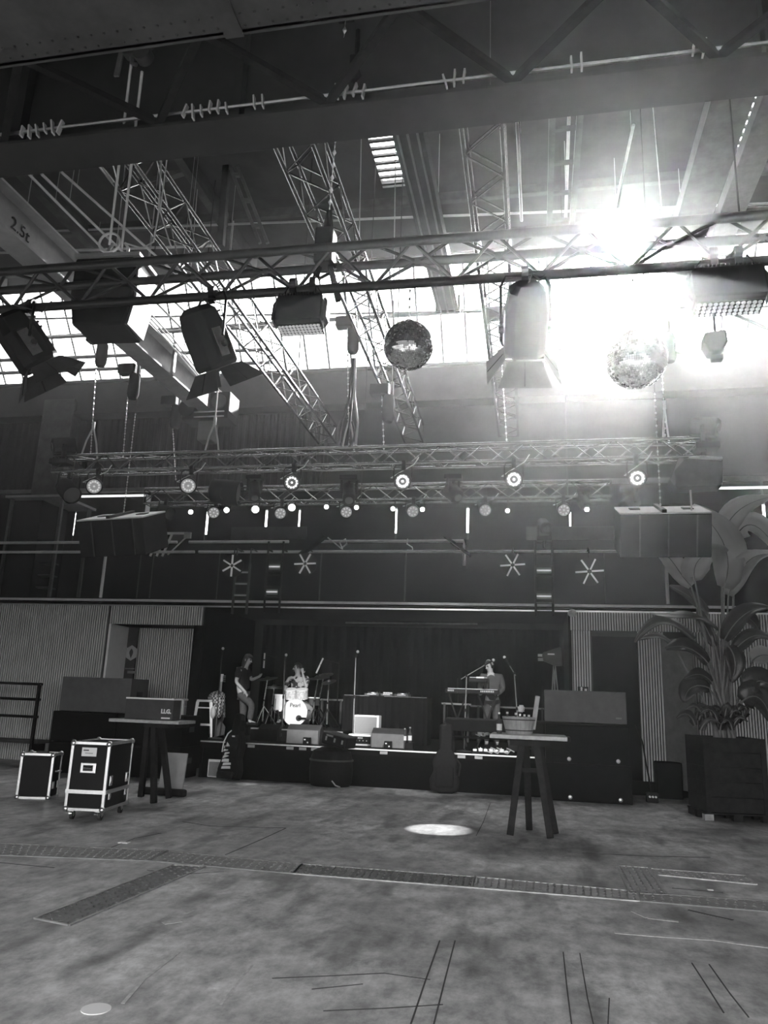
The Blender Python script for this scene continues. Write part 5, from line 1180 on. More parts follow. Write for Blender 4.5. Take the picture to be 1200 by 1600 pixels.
# ================================================================== PEOPLE
def skin(name, pts, edges, rad, m, parent, root=0, sub=2):
    me = bpy.data.meshes.new(name); me.from_pydata([tuple(p) for p in pts], edges, []); me.update(); me.materials.append(m)
    o = link(name, me, parent); sm = o.modifiers.new('skin', 'SKIN'); sm.use_smooth_shade = True
    if not me.skin_vertices: 
        bm = bmesh.new(); bm.from_mesh(me); bm.verts.layers.skin.verify(); bm.to_mesh(me); bm.free()
    for i, d in enumerate(me.skin_vertices[0].data):
        r_ = rad[i]; d.radius = r_ if hasattr(r_, '__len__') else (r_, r_); d.use_root = (i == root)
    ss = o.modifiers.new('sub', 'SUBSURF'); ss.levels = ss.render_levels = sub
    return o
def person(label, loc, rz, J, shirt, trousers, hair, sleeves='short', face=(0, -1, 0)):
    """J: joint name -> local point; the body is one continuous skin, clothes and hair are its own layers"""
    r = T('person', label, 'person', loc, rz); J = {k: V(v) for k, v in J.items()}
    names = []; pts = []; rad = []; ed = []
    def add(n_, p, r_, par=None):
        names.append(n_); pts.append(V(p)); rad.append(r_)
        if par is not None: ed.append((names.index(par), len(names) - 1))
    add('pelvis', J['pelvis'], .105); add('spine', J['spine'], (.125, .09), 'pelvis'); add('chest', J['chest'], (.15, .10), 'spine'); add('neck', J['neck'], .055, 'chest')
    hd = (J['top'] - J['neck']).normalized()
    add('jaw', J['neck'] + hd * .07, (.062, .07), 'neck'); add('skull', J['neck'] + hd * .15, (.078, .092), 'jaw'); add('crown', J['top'] - hd * .03, (.062, .075), 'skull')
    for s in 'RL':
        add('sh' + s, J['sh' + s], .056, 'chest'); add('el' + s, J['el' + s], .042, 'sh' + s); add('wr' + s, J['wr' + s], .028, 'el' + s)
        d = (J['wr' + s] - J['el' + s]).normalized(); hdir = V(J.get('hand' + s, d)).normalized(); pl = J['wr' + s] + hdir * .075; add('palm' + s, pl, (.034, .018), 'wr' + s)
        sd = hdir.cross(V(face)).normalized() if abs(hdir.dot(V(face))) < .9 else V((1, 0, 0)); cu = hdir.cross(sd).normalized()
        for k in range(4):
            b_ = pl + sd * (.026 - .017 * k) + hdir * .02; L = (.062, .072, .068, .052)[k]
            add('f%d%s' % (k, s), b_, .010, 'palm' + s); add('g%d%s' % (k, s), b_ + hdir * L * .55 + cu * .006, .0088, 'f%d%s' % (k, s)); add('h%d%s' % (k, s), b_ + hdir * L * .8 + cu * .03, .0078, 'g%d%s' % (k, s))
        add('t1' + s, J['wr' + s] + hdir * .035 + sd * .035, .011, 'palm' + s); add('t2' + s, J['wr' + s] + hdir * .075 + sd * .058 + cu * .012, .009, 't1' + s)
        add('hip' + s, J['hip' + s], .085, 'pelvis'); add('kn' + s, J['kn' + s], .058, 'hip' + s); add('an' + s, J['an' + s], .04, 'kn' + s)
        f = V(face); f.z = 0; add('toe' + s, J['an' + s] + f * .16 + V((0, 0, -.045)), (.042, .03), 'an' + s)
    skin('body', pts, ed, rad, mSKIN, r)
    # clothes
    def layer(nm, keys, es, grow, m):
        idx = {k: i for i, k in enumerate(keys)}
        P = [pts[names.index(k)] if k in names else J[k] for k in keys]
        Rr = [grow(k) for k in keys]
        return skin(nm, P, [(idx[a], idx[b]) for a, b in es], Rr, m, r, 0, 2)
    J['slR'] = J['shR'].lerp(J['elR'], .75); J['slL'] = J['shL'].lerp(J['elL'], .75); J['collar'] = J['chest'].lerp(J['neck'], .72); J['hem'] = J['pelvis'] + (J['pelvis'] - J['spine']).normalized() * .04
    g = {'hem': .112, 'pelvis': .12, 'spine': (.15, .115), 'chest': (.175, .122), 'collar': .075, 'shR': .075, 'shL': .075, 'slR': .062, 'slL': .062, 'elR': .056, 'elL': .056, 'wrR': .04, 'wrL': .04}
    if sleeves == 'short': ks = ['spine', 'hem', 'chest', 'collar', 'shR', 'shL', 'slR', 'slL']; es = [('spine', 'hem'), ('spine', 'chest'), ('chest', 'collar'), ('chest', 'shR'), ('chest', 'shL'), ('shR', 'slR'), ('shL', 'slL')]
    else: ks = ['spine', 'hem', 'chest', 'collar', 'shR', 'shL', 'elR', 'elL', 'wrR', 'wrL']; es = [('spine', 'hem'), ('spine', 'chest'), ('chest', 'collar'), ('chest', 'shR'), ('chest', 'shL'), ('shR', 'elR'), ('shL', 'elL'), ('elR', 'wrR'), ('elL', 'wrL')]
    layer('shirt', ks, es, lambda k: g[k], shirt)
    J['cuffR'] = J['knR'].lerp(J['anR'], .95); J['cuffL'] = J['knL'].lerp(J['anL'], .95)
    g2 = {'pelvis': .116, 'hipR': .098, 'hipL': .098, 'knR': .074, 'knL': .074, 'cuffR': .062, 'cuffL': .062}
    layer('trousers', ['pelvis', 'hipR', 'hipL', 'knR', 'knL', 'cuffR', 'cuffL'], [('pelvis', 'hipR'), ('pelvis', 'hipL'), ('hipR', 'knR'), ('hipL', 'knL'), ('knR', 'cuffR'), ('knL', 'cuffL')], lambda k: g2[k], trousers)
    f = V(face); f.z = 0; f.normalize()
    for s in 'RL':
        a = J['an' + s]; skin('shoe', [a + V((0, 0, -.03)), a - f * .05 + V((0, 0, -.045)), a + f * .1 + V((0, 0, -.045)), a + f * .19 + V((0, 0, -.05))], [(0, 1), (0, 2), (2, 3)], [.05, .045, .05, (.045, .032)], mBLACK, r, 0, 1)
    # face
    fd = V(J.get('look', face)).normalized(); sd = fd.cross(V((0, 0, 1))).normalized(); c = J['neck'] + hd * .135; up = sd.cross(fd)
    def F_(x, y, z): return c + sd * x + fd * y + up * z
    q = MB(); q.hexa([F_(-.012, .075, .02), F_(.012, .075, .02), F_(.017, .078, -.025), F_(-.017, .078, -.025)], [F_(-.005, .095, .02), F_(.005, .095, .02), F_(.009, .118, -.02), F_(-.009, .118, -.02)]).build('nose', mSKIN, r, True)
    for k in (-1, 1):
        MB().ball(F_(k * .032, .081, .018), .013, 8, 6).build('eye', mINK, r, True); MB().box(F_(k * .032, .090, .038), (.034, .012, .008)).build('eyebrow', mHAIR, r); MB().ball(F_(k * .082, -.005, 0), (.012, .02, .032), 8, 6).build('ear', mSKIN, r, True)
    MB().bar(F_(-.024, .086, -.052), F_(.024, .086, -.052), .008, .012).build('mouth', mLIP, r)
    # hair: a cap of strands shaped over the skull
    q = MB(); n_, mlev = 20, 9; vs = []
    for j in range(mlev + 1):
        th = (.02 + .98 * j / mlev) * R(112 if hair == 'short' else 125)
        for i in range(n_):
            a = 2 * PI * i / n_; back = -math.cos(a)                # a = 0 is the face
            t = th * (1 if back > -.35 else (.50 if hair != 'bald' else .2)); rr = .1 + .006 * math.sin(a * 7 + j)
            v = F_(math.sin(a) * math.sin(t) * rr * .95, math.cos(a) * math.sin(t) * rr * 1.05, math.cos(t) * rr + .035)
            if hair == 'long' and j > 5 and back > -.2: v += V((0, 0, -.052 * (j - 5))) - fd * .012 * (j - 5)
            vs.append(v)
    q.add(vs, [(j*n_+i, j*n_+(i+1)%n_, (j+1)*n_+(i+1)%n_, (j+1)*n_+i) for j in range(mlev) for i in range(n_)] + [tuple(range(n_))])
    q.build('hair', mHAIR, r, True)
    return r, F_
mLIP = mat('lips', .22, .5)
mTEE = mat('dark_tee', .02, .9, var=.3); mJEANS = mat('dark_jeans', .055, .9, var=.3, scale=30); mSWEAT = mat('grey_sweatshirt', .06, .9, var=.25)
mFLORAL = bpy.data.materials.new('floral_shirt'); mFLORAL.use_nodes = True; n = mFLORAL.node_tree; b = n.nodes['Principled BSDF']; b.inputs['Roughness'].default_value = .9
tcx = n.nodes.new('ShaderNodeTexCoord'); vz = n.nodes.new('ShaderNodeTexNoise'); vz.inputs['Scale'].default_value = 13; vz.inputs['Detail'].default_value = 2; rp = n.nodes.new('ShaderNodeMapRange'); rp.inputs[1].default_value = .47; rp.inputs[2].default_value = .53; rp.inputs[3].default_value = .03; rp.inputs[4].default_value = .42
n.links.new(tcx.outputs['Object'], vz.inputs['Vector']); n.links.new(vz.outputs['Fac'], rp.inputs[0]); n.links.new(rp.outputs[0], b.inputs['Base Color'])

p = at(379, 1078, 15.6)
person('long-haired person in dark clothes with one foot raised on a dark monitor', (p.x, 15.6, ST), 0,
       dict(pelvis=(0, 0, .95), spine=(-.06, 0, 1.12), chest=(-.03, 0, 1.33), neck=(.03, 0, 1.47), top=(.09, 0, 1.69), shR=(-.04, -.18, 1.40), elR=(-.06, -.24, 1.14), wrR=(.12, -.24, .98), shL=(.0, .18, 1.40), elL=(.1, .22, 1.2), wrL=(.27, .12, 1.26),
            hipR=(.03, -.09, .88), knR=(.27, -.1, .70), anR=(.25, -.12, .36), hipL=(0, .09, .88), knL=(.02, .1, .48), anL=(-.06, .1, .08), handR=(.5, .1, -.6), look=(1, -.2, -.25)), mTEE, mJEANS, 'long', 'short', (1, -.15, 0))
p = at(466, 1060, 16.95)
person('seated drummer in a floral shirt holding one hand to the ear', (p.x, 16.95, RZ), 0,
       dict(pelvis=(0, 0, .55), spine=(0, -.02, .72), chest=(.01, -.03, .96), neck=(.0, -.03, 1.12), top=(-.03, -.05, 1.38), shR=(-.2, -.03, 1.04), elR=(-.27, -.08, .78), wrR=(-.07, -.26, .74), shL=(.21, -.03, 1.04), elL=(.26, -.2, .84), wrL=(.14, -.12, 1.12), handL=(-.25, .1, 1), handR=(1, -.1, .15),
            hipR=(-.1, -.03, .52), knR=(-.24, -.38, .52), anR=(-.24, -.42, .1), hipL=(.1, -.03, .52), knL=(.24, -.38, .52), anL=(.24, -.42, .1), look=(-.85, -.5, -.05)), mFLORAL, mJEANS, 'short', 'short')
r = T('drum_throne', 'round drum stool beneath the seated drummer', 'stool', (p.x, 17.05, RZ)); MB().lathe([(.001, .36), (.17, .36), (.17, .44), (.15, .46), (.001, .46)], 20).build('seat', mBLACK, r, True); MB().cyl((0, 0, .1), (0, 0, .36), .02).build('post', mCHROME, r)
for k in range(3): a = k * 2.1; MB().tube([(0, 0, .25), (.25 * math.cos(a), .25 * math.sin(a), .012)], .012).build('leg', mCHROME, r)
p = at(768, 1060, 16.98)
pr_, F_ = person('keyboard player in a grey sweatshirt and headphones looking down at the keys', (p.x, 16.98, ST), 0,
       dict(pelvis=(.02, 0, .98), spine=(.02, 0, 1.15), chest=(0, -.02, 1.38), neck=(-.02, -.04, 1.53), top=(-.06, -.08, 1.79), shR=(-.2, -.02, 1.46), elR=(-.24, -.12, 1.2), wrR=(-.22, -.38, 1.08), shL=(.2, -.02, 1.46), elL=(.25, -.1, 1.2), wrL=(.14, -.36, 1.08), handR=(.1, -1, -.1), handL=(-.2, -1, -.1),
            hipR=(-.08, 0, .9), knR=(-.1, -.02, .5), anR=(-.1, .02, .08), hipL=(.1, 0, .9), knL=(.1, -.02, .5), anL=(.12, .02, .08), look=(-.6, -.7, -.25)), mSWEAT, mJEANS, 'short', 'long')
MB().tube([F_(.1 * math.cos(a), -.005, .03 + .115 * math.sin(a)) for a in [k * PI / 10 for k in range(11)]], .012).build('headphone_band', mLGREY, pr_, True)
for k in (-1, 1): MB().cyl(F_(k * .08, 0, .0), F_(k * .108, 0, .0), .036, n=14).build('ear_cup', mBLACK, pr_, True)

# ================================================================== BAGS BY THE STAGE
p = fl(376, 1217, 0)
r = T('guitar_bag', 'upright padded guitar bag with a white torn print leaning on the stage', 'bag', (p.x - .05, SY - .32, 0), R(-12)); lean = Matrix.Rotation(R(-8), 4, 'X')
mBAG = mat('black_nylon', .008, .75, spec=.15, var=.3, scale=25, bump=.2); mBAG2 = mat('dark_grey_nylon', .016, .75, spec=.15, var=.25, scale=25, bump=.2)
gb = [(-.24, .03), (.2, .03), (.22, .2), (.17, .42), (.2, .62), (.17, .78), (.11, .9), (.12, 1.1), (.08, 1.22), (-.02, 1.24), (-.06, 1.12), (-.08, .92), (-.15, .8), (-.2, .6), (-.2, .42), (-.26, .2)]
MB().prism(gb, -.1, .1, lean).build('bag_body', mBAG, r, bevel=.04)
MB().prism([(-.22, .03), (.12, .03), (.14, .16), (-.22, .16)], -.16, -.09, lean).build('base_pocket', mBAG2, r, bevel=.03)
MB().prism([(-.14, .55), (.12, .55), (.14, .82), (-.1, .82)], -.14, -.09, lean).build('front_pocket', mBAG2, r, bevel=.03)
rnd = random.Random(4); q = MB()
for k in range(7):
    z0 = .2 + k * .062; x0_ = -.16 + .02 * math.sin(k * 2); w_ = (.2, .18, .16, .13, .11, .1, .07)[k]
    q.prism([(x0_, z0), (x0_ + w_, z0 + .02 + rnd.uniform(-.02, .03)), (x0_ + w_ * .95, z0 + .058), (x0_ + w_ * .4, z0 + .05 + rnd.uniform(0, .02)), (x0_ + .01, z0 + .045)], -.108, -.1, lean)
stuff(q.build('white_print', mPAPER, r)); MB().prism([(-.1, .6), (-.02, .61), (-.06, .66), (-.09, .68)], -.146, -.14, lean).build('pocket_print', mPAPER, r); MB().prism([(.0, .78), (.06, .78), (.06, .805), (.0, .805)], -.146, -.14, lean).build('brand_tab', mPAPER, r)
MB().tube([lean @ V((-.2, -.1, .5)), lean @ V((-.19, -.11, .68)), lean @ V((-.13, -.1, .84)), lean @ V((-.06, -.1, .9))], .012).build('white_piping', mWHITE, r)
p = fl(697, 1238, 0)
r = T('guitar_bag', 'plain black guitar bag standing with its neck up against the stage near the tall table', 'bag', (p.x, SY - .28, 0), R(4))
gb2 = [(-.26, .05), (-.1, .0), (.12, .0), (.24, .06), (.25, .22), (.2, .38), (.22, .52), (.17, .66), (.12, .74), (.12, 1.18), (.0, 1.21), (-.12, 1.18), (-.12, .74), (-.18, .66), (-.23, .52), (-.21, .38), (-.28, .22)]
MB().prism(gb2, -.09, .09, Matrix.Rotation(R(-7), 4, 'X')).build('bag_body', mBAG, r, bevel=.04)
MB().prism([(-.18, .1), (.16, .1), (.15, .45), (-.16, .45)], -.13, -.08, Matrix.Rotation(R(-7), 4, 'X')).build('front_pocket', mBAG, r, bevel=.03)
MB().tube([(.2, -.02, .6), (.27, -.03, .5), (.24, -.02, .3)], .015).build('carry_strap', mBAG2, r, True)
p = fl(507, 1231, 0)
r = T('soft_drum_case', 'big slumped black drum case standing on the floor before the stage', 'bag', (p.x, p.y + .4, 0))
q = MB(); q.lathe([(.001, 0), (.36, .0), (.40, .06), (.41, .3), (.39, .5), (.35, .62), (.2, .68), (.001, .69)], 28, Matrix.Diagonal((1.0, .8, 1, 1))); q.build('case_body', mBAG, r, True)
MB().lathe([(.415, .44), (.415, .47)], 28, Matrix.Diagonal((1.0, .8, 1, 1))).build('zip_line', mDGREY, r); MB().tube([(.12, -.36, .12), (.2, -.4, .05), (.28, -.36, .02)], .012).build('carry_strap', mLGREY, r)
r = T('small_case', 'small dark latched case tilted on top of the slumped drum case', 'case', (p.x + .13, p.y + .32, .685), R(-14))
tl = Matrix.Rotation(R(10), 4, 'Y')
MB().box((0, 0, 0), (.52, .42, .2)).xf(tl @ TR(.0, 0, .13)).build('case_body', mBLACK, r, bevel=.03); MB().box((0, 0, 0), (.5, .4, .02)).xf(tl @ TR(0, 0, .235)).build('lid', mDGREY, r, bevel=.008)
for k in (-.16, .02, .18): MB().box((0, 0, 0), (.03, .02, .07)).xf(tl @ TR(k, -.215, .14)).build('latch', mALU, r)
MB().box((0, 0, 0), (.14, .01, .03)).xf(tl @ TR(-.1, -.213, .2)).build('badge', mGREY, r)

# ================================================================== FLIGHT CASES
def flight_case(label, loc, rz, W, D, H, z0, split, wheels, sticker):
    r = T('flight_case', label, 'case', loc, rz)
    MB().box((0, D / 2, z0 + H / 2), (W - .02, D - .02, H - .02)).build('panel_body', mBLACKP, r)
    e = .032
    for x in (-1, 1):
        for y in (0, 1): MB().box((x * (W - e) / 2, y * D + (.5 - y) * e, z0 + H / 2), (e + .004, e + .004, H)).build('edge_strip', mALU, r, bevel=.004)
    for z in (0, 1):
        for y in (0, 1): MB().box((0, y * D + (.5 - y) * e, z0 + z * H + (.5 - z) * e), (W, e + .004, e + .004)).build('edge_strip', mALU, r, bevel=.004)
        for x in (-1, 1): MB().box((x * (W - e) / 2, D / 2, z0 + z * H + (.5 - z) * e), (e + .004, D, e + .004)).build('edge_strip', mALU, r, bevel=.004)
        for x in (-1, 1):
            for y in (0, 1): MB().ball((x * (W / 2 - .02), y * D + (.5 - y) * .04, z0 + z * H + (.5 - z) * .04), .04, 10, 8).build('ball_corner', mALU, r, True)
    if split:
        for y in (0, 1): MB().box((0, y * D, z0 + split), (W, .02, .045)).build('hybrid_strip', mALU, r)
        for x in (-1, 1): MB().box((x * W / 2, D / 2, z0 + split), (.02, D, .045)).build('hybrid_strip', mALU, r)
        def latch(x, y, z, s=1.0, front=False):
            m_ = MB().box((0, 0, 0), (.012, .085 * s, .12 * s)); b_ = m_.build('latch_dish', mALU, r, bevel=.004, loc=(x, y, z)); MB().box((.008, 0, .01), (.012, .05 * s, .07 * s)).build('latch_wing', mCHROME, b_)
        for y in (D * .16, D * .82): latch(W / 2 + .006, y, z0 + split + .13); latch(W / 2 + .006, y, z0 + split - .06, .6)
    hz = z0 + H * .62
    if sticker:
        hd = MB().box((0, -.006, hz), (.2, .014, .125)).build('handle_dish', mALU, r, bevel=.01); MB().box((0, -.014, hz), (.125, .006, .07)).build('handle_well', mRUBBER, hd); MB().tube([(-.05, -.016, hz + .02), (-.05, -.03, hz + .005), (.05, -.03, hz + .005), (.05, -.016, hz + .02)], .014).build('grip', mCHROME, hd, True)
        st = MB().box((-.01, -.004, z0 + H - .12), (.19, .008, .105)).build('address_label', mPAPER, r)
        for k in range(2): MB().box((-.05 + .04 * k, -.0095, z0 + H - .1 - .035 * k), (.07 + .03 * k, .002, .014 - .006 * k)).build('label_line', mINK if k == 0 else mGREY, st)
        MB().ball((-.17, D * .1, z0 + H + .02), .014, 8, 6).build('lid_stud', mBLACK, r)
    else:
        MB().tube([(W / 2 + .005, D * .3, z0 + H * .6), (W / 2 + .05, D * .3, z0 + H * .6), (W / 2 + .05, D * .6, z0 + H * .6), (W / 2 + .005, D * .6, z0 + H * .6)], .012).build('spring_handle', mALU, r, True)
        for y in (.25, .75): MB().box((W / 2 + .006, D * y, z0 + H * .3), (.012, .07, .1)).build('latch_dish', mALU, r, bevel=.004)
        MB().box((.02, D * .35, z0 + H + .012), (.18, .05, .03)).build('top_handle', mRUBBER, r, bevel=.01)
    if wheels:
        for x in (-1, 1):
            for y in (.1, .9):
                c = V((x * (W / 2 - .07), D * y, 0)); k_ = MB(); k_.box(c + V((0, 0, z0 - .008)), (.09, .1, .012)); k_.bar(c + V((-.025, .0, z0 - .01)), c + V((-.025, .03, .05)), .008, .05); k_.bar(c + V((.025, .0, z0 - .01)), c + V((.025, .03, .05)), .008, .05)
                cs = k_.build('caster', mALU, r); MB().cyl(c + V((-.018, .03, .05)), c + V((.018, .03, .05)), .05, n=18).build('wheel', mRUBBER, cs, True)
                if y < .5: MB().bar(c + V((0, .02, .07)), c + V((-.02 * x, -.09, .085)), .035, .01).build('brake_pedal', mALU, cs)
mBLACKP = mat('black_laminate', .007, .5, var=.2, scale=40, spec=.12)
flight_case('wheeled black flight case with aluminium edges, handle and white label', (-5.53, 9.22, 0), R(8), .50, .80, .82, .115, .225, True, True)
flight_case('smaller black flight case with aluminium edges standing on the floor without wheels', (-7.22, 10.64, 0), R(14), .48, .36, .635, .0, 0, False, False)

# ================================================================== TALL TABLES
mTOP = mat('table_top_wood', .33, .35, var=.35, scale=8)
r = T('bar_table', 'tall wooden bar table on splayed dark legs holding the tub and bottle', 'table', (-.1, 10.5, 0))
ta, tb = at(766, 1146, 10.2), at(886, 1152, 10.2); tx0, tx1, tzz = ta.x + .1, tb.x + .1, ta.z
for k in range(4): MB().box(((tx0 + tx1) / 2, -.34 + .19 * k, tzz - .026), (tx1 - tx0 - .02 * (k % 2), .186, .05)).build('top_plank', mTOP, r, bevel=.006)
MB().box((tx1 + .02, -.1, tzz - .035), (.05, .3, .06)).build('end_block', mDWOOD, r, bevel=.01)
for ft, tp in (((797, 1306), (816, 1160)), ((827, 1297), (822, 1160)), ((860, 1311), (837, 1160)), ((868, 1303), (841, 1160))):
    f = fl(*ft) - V((-.1, 10.5, 0)); t = at(*tp, 10.5 + f.y * .5) - V((-.1, 10.5, 0)); t.z = tzz - .07
    MB().bar((f.x, f.y, 0.01), t, .085, .085, (0, 1, 0)).build('leg', mDWOOD, r, bevel=.006)
MB().bar((-.12, -.1, .78), (.12, -.1, .78), .05, .05).build('cross_rail', mDWOOD, r); MB().box((0.0, .0, tzz - .1), (.5, .5, .07)).build('under_frame', mDWOOD, r)
p = at(811, 1143, 10.4)
r = T('wooden_tub', 'tapered wooden tub full of caps and cutlery with an upright handle', 'tub', (p.x, 10.4, tzz)); tubh = at(811, 1120, 10.4).z - tzz; rt = .215; rb = .165
n = 22
for i in range(n):
    a0, a1 = 2 * PI * i / n, 2 * PI * (i + .94) / n
    def P_(a, r_, z): return V((r_ * math.cos(a), r_ * .8 * math.sin(a), z))
    MB().hexa([P_(a0, rb, 0), P_(a1, rb, 0), P_(a1, rb - .015, 0), P_(a0, rb - .015, 0)], [P_(a0, rt, tubh), P_(a1, rt, tubh), P_(a1, rt - .015, tubh), P_(a0, rt - .015, tubh)]).build('stave', mWOOD, r)
MB().lathe([(rb - .01, .01), (.001, .012)], 20, Matrix.Diagonal((1, .8, 1, 1))).build('base', mDWOOD, r)
for z, rr in ((.04, rb + .012), (tubh * .8, rt - .008)): MB().lathe([(rr, z), (rr + .004, z + .015)], 28, Matrix.Diagonal((1, .8, 1, 1))).build('hoop', mDGREY, r)
MB().bar((rt * .82, 0, tubh * .3), (rt * 1.12, 0, tubh + .27), .06, .025, (0, 1, 0)).build('handle', mWOOD, r, bevel=.006)
rnd = random.Random(2)
tubx, tubz = p.x, tzz
for k in range(6):
    bx, bz = -.15 + .055 * k, rnd.uniform(-.06, .01)
    o = T('tub_bottle', ['bottle cap showing first along the tub rim', 'second bottle neck in the tub', 'third pale bottle neck in the tub', 'fourth bottle neck beside the guitar headstock', 'tall bottle neck in the tub', 'pale bottle neck beside the tub handle'][k], 'bottle', (tubx + bx, 10.4 + rnd.uniform(-.05, .05), tubz + .014), 0, 'bottles in the wooden tub')
    hh = tubh + bz + .02; MB().lathe([(.001, 0), (.032, .004), (.032, hh * .6), (.012, hh * .8), (.012, hh)], 12).build('glass', mDGREY, o, True); MB().lathe([(.016, hh - .01), (.016, hh + .015), (.001, hh + .017)], 10).build('cap', mPAPER if k in (0, 2, 5) else mALU, o, True)
p = at(780, 1142, 10.3); bottle(p.x, 10.3, tzz, 'clear bottle with white label standing beside the wooden tub', 1.0, mDGREY, mPAPER, None)

tc_ = V((-5.55, 11.3, 0)); r = T('bar_table', 'tall wooden bar table holding a low black box, seen behind the wheeled flight case', 'table', tuple(tc_))
ta, tb = at(174, 1122, 11.0), at(303, 1123, 11.45); tz2 = ta.z; x0_, x1_ = ta.x - tc_.x, tb.x - tc_.x
for k in range(4): MB().box(((x0_ + x1_) / 2, -.30 + .15 * k, tz2 - .025), (x1_ - x0_, .146, .045)).build('top_plank', mTOP, r, bevel=.006)
for ft, tp in (((240, 1256), (241, 1130)), ((220, 1246), (232, 1130)), ((264, 1248), (251, 1130))):
    f = fl(*ft) - tc_; t = at(*tp, tc_.y + f.y * .6) - tc_; t.z = tz2 - .05
    MB().bar((f.x, f.y, .01), t, .08, .08, (0, 1, 0)).build('leg', mDWOOD, r, bevel=.006)
a, b = fl(222, 1241), fl(290, 1246); MB().bar(V((a.x, a.y, .06)) - tc_, V((b.x, b.y, .06)) - tc_, .1, .11).build('foot_bar', mDWOOD, r, bevel=.03)
MB().box((0, 0, tz2 - .08), (.5, .5, .06)).build('under_frame', mDWOOD, r)
a, b = at(195, 1119, 11.1), at(277, 1119, 11.25); bh = at(195, 1091, 11.1).z - tz2
r = T('black_box', 'low black box with a white lid and small white lettering on the far bar table', 'box', ((a.x + b.x) / 2, 11.3, tz2)); W = b.x - a.x
MB().box((0, -.08, bh / 2), (W, .26, bh)).build('box_body', mDGREY, r, bevel=.008); MB().box((0, -.08, bh + .008), (W + .01, .27, .022)).build('lid', mPAPER, r, bevel=.004)
text('LLG.', .085, mPAPER, r, TR(W * .36, -.213, bh * .42) @ FRONT, bold=.004); MB().box((W * .36, -.213, bh * .1), (.14, .008, .022)).build('white_tag', mPAPER, r)
a = at(268, 1090, 11.75); tag(MB().box((a.x, 11.75, tz2 + .15), (.34, .1, .3)).build('white_carton', mPAPER, bevel=.006), 'white carton edge showing behind the low black box', 'carton')
r = T('board', 'pale board leaning behind the legs of the far bar table', 'board', (-5.85, 12.3, 0)); MB().box((0, 0, .3), (.42, .03, .6), Matrix.Rotation(R(-8), 3, 'X')).build('panel', mLGREY, r, loc=(0, 0, 0.01)); MB().box((0, -.005, .02), (.42, .05, .03)).build('foot_strip', mWOOD, r)

# ================================================================== POTTED PLANT
PYc = 13.35
r = T('planter', 'tall dark planked planter box holding the big banana-leaved plant', 'planter', (2.86, PYc, .125), R(7)); PW_, PD_, PH_ = .92, .8, 1.08
for k in range(5):
    z = PH_ * (k + .5) / 5
    for s, dims, pos in ((0, (PW_, .03, PH_ / 5 - .008), (0, -PD_ / 2, z)), (1, (PW_, .03, PH_ / 5 - .008), (0, PD_ / 2, z)), (2, (.03, PD_ - .03, PH_ / 5 - .008), (-PW_ / 2 + .015, 0, z)), (3, (.03, PD_ - .03, PH_ / 5 - .008), (PW_ / 2 - .015, 0, z))):
        MB().box(pos, dims).build('plank', mDWOOD, r)
for sx in (-1, 1):
    for sy in (-1, 1): MB().box((sx * (PW_ / 2 - .04), sy * (PD_ / 2 + .02), PH_ / 2), (.08, .03, PH_)).build('corner_post', mDWOOD, r)
MB().box((0, 0, PH_ - .08), (PW_ - .06, PD_ - .06, .06)).build('soil', mat('potting_soil', .03, .95, var=.5, scale=40, bump=.6), r)
r = T('pallet', 'dark pallet under the planked planter', 'pallet', (2.86, PYc, 0), R(7))
for y in (-.34, 0, .34): MB().box((0, y, .105), (.98, .14, .022)).build('slat', mDWOOD, r)
for x in (-.42, 0, .42):
    for y in (-.34, 0, .34): MB().box((x, y, .05), (.13, .12, .09)).build('block', mWOOD if x < 0 and y < 0 else mDWOOD, r)
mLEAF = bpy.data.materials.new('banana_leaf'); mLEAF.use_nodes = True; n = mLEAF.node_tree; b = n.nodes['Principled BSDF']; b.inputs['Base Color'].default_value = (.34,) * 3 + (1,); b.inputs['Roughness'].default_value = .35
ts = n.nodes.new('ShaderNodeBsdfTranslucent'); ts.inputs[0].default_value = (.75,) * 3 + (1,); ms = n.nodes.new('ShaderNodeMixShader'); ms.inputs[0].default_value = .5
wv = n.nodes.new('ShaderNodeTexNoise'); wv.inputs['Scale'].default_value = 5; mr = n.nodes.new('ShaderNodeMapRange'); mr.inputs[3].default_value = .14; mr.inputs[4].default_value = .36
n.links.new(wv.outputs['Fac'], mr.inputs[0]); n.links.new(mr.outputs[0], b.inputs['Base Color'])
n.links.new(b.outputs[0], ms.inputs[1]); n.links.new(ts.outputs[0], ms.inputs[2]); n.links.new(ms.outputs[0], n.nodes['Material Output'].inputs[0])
mLEAFD = mLEAF.copy(); mLEAFD.name = 'shaded_banana_leaf'  # darker copy: shade on the lower leaves is put into the colour
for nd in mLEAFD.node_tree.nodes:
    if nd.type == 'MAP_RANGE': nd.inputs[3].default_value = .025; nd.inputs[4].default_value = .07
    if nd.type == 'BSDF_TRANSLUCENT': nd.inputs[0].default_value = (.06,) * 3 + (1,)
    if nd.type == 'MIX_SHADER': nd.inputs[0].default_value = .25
mSTALK = mat('leaf_stalk', .15, .45, var=.2)
PB = V((2.9, 13.35, 1.12))
plant = T('potted_plant', 'tall banana-leaved plant with huge paddle leaves growing from the planked planter', 'plant', tuple(PB))
def bez(P, t):
    P = [V(p) for p in P]
    while len(P) > 1: P = [P[i].lerp(P[i + 1], t) for i in range(len(P) - 1)]
    return P[0]
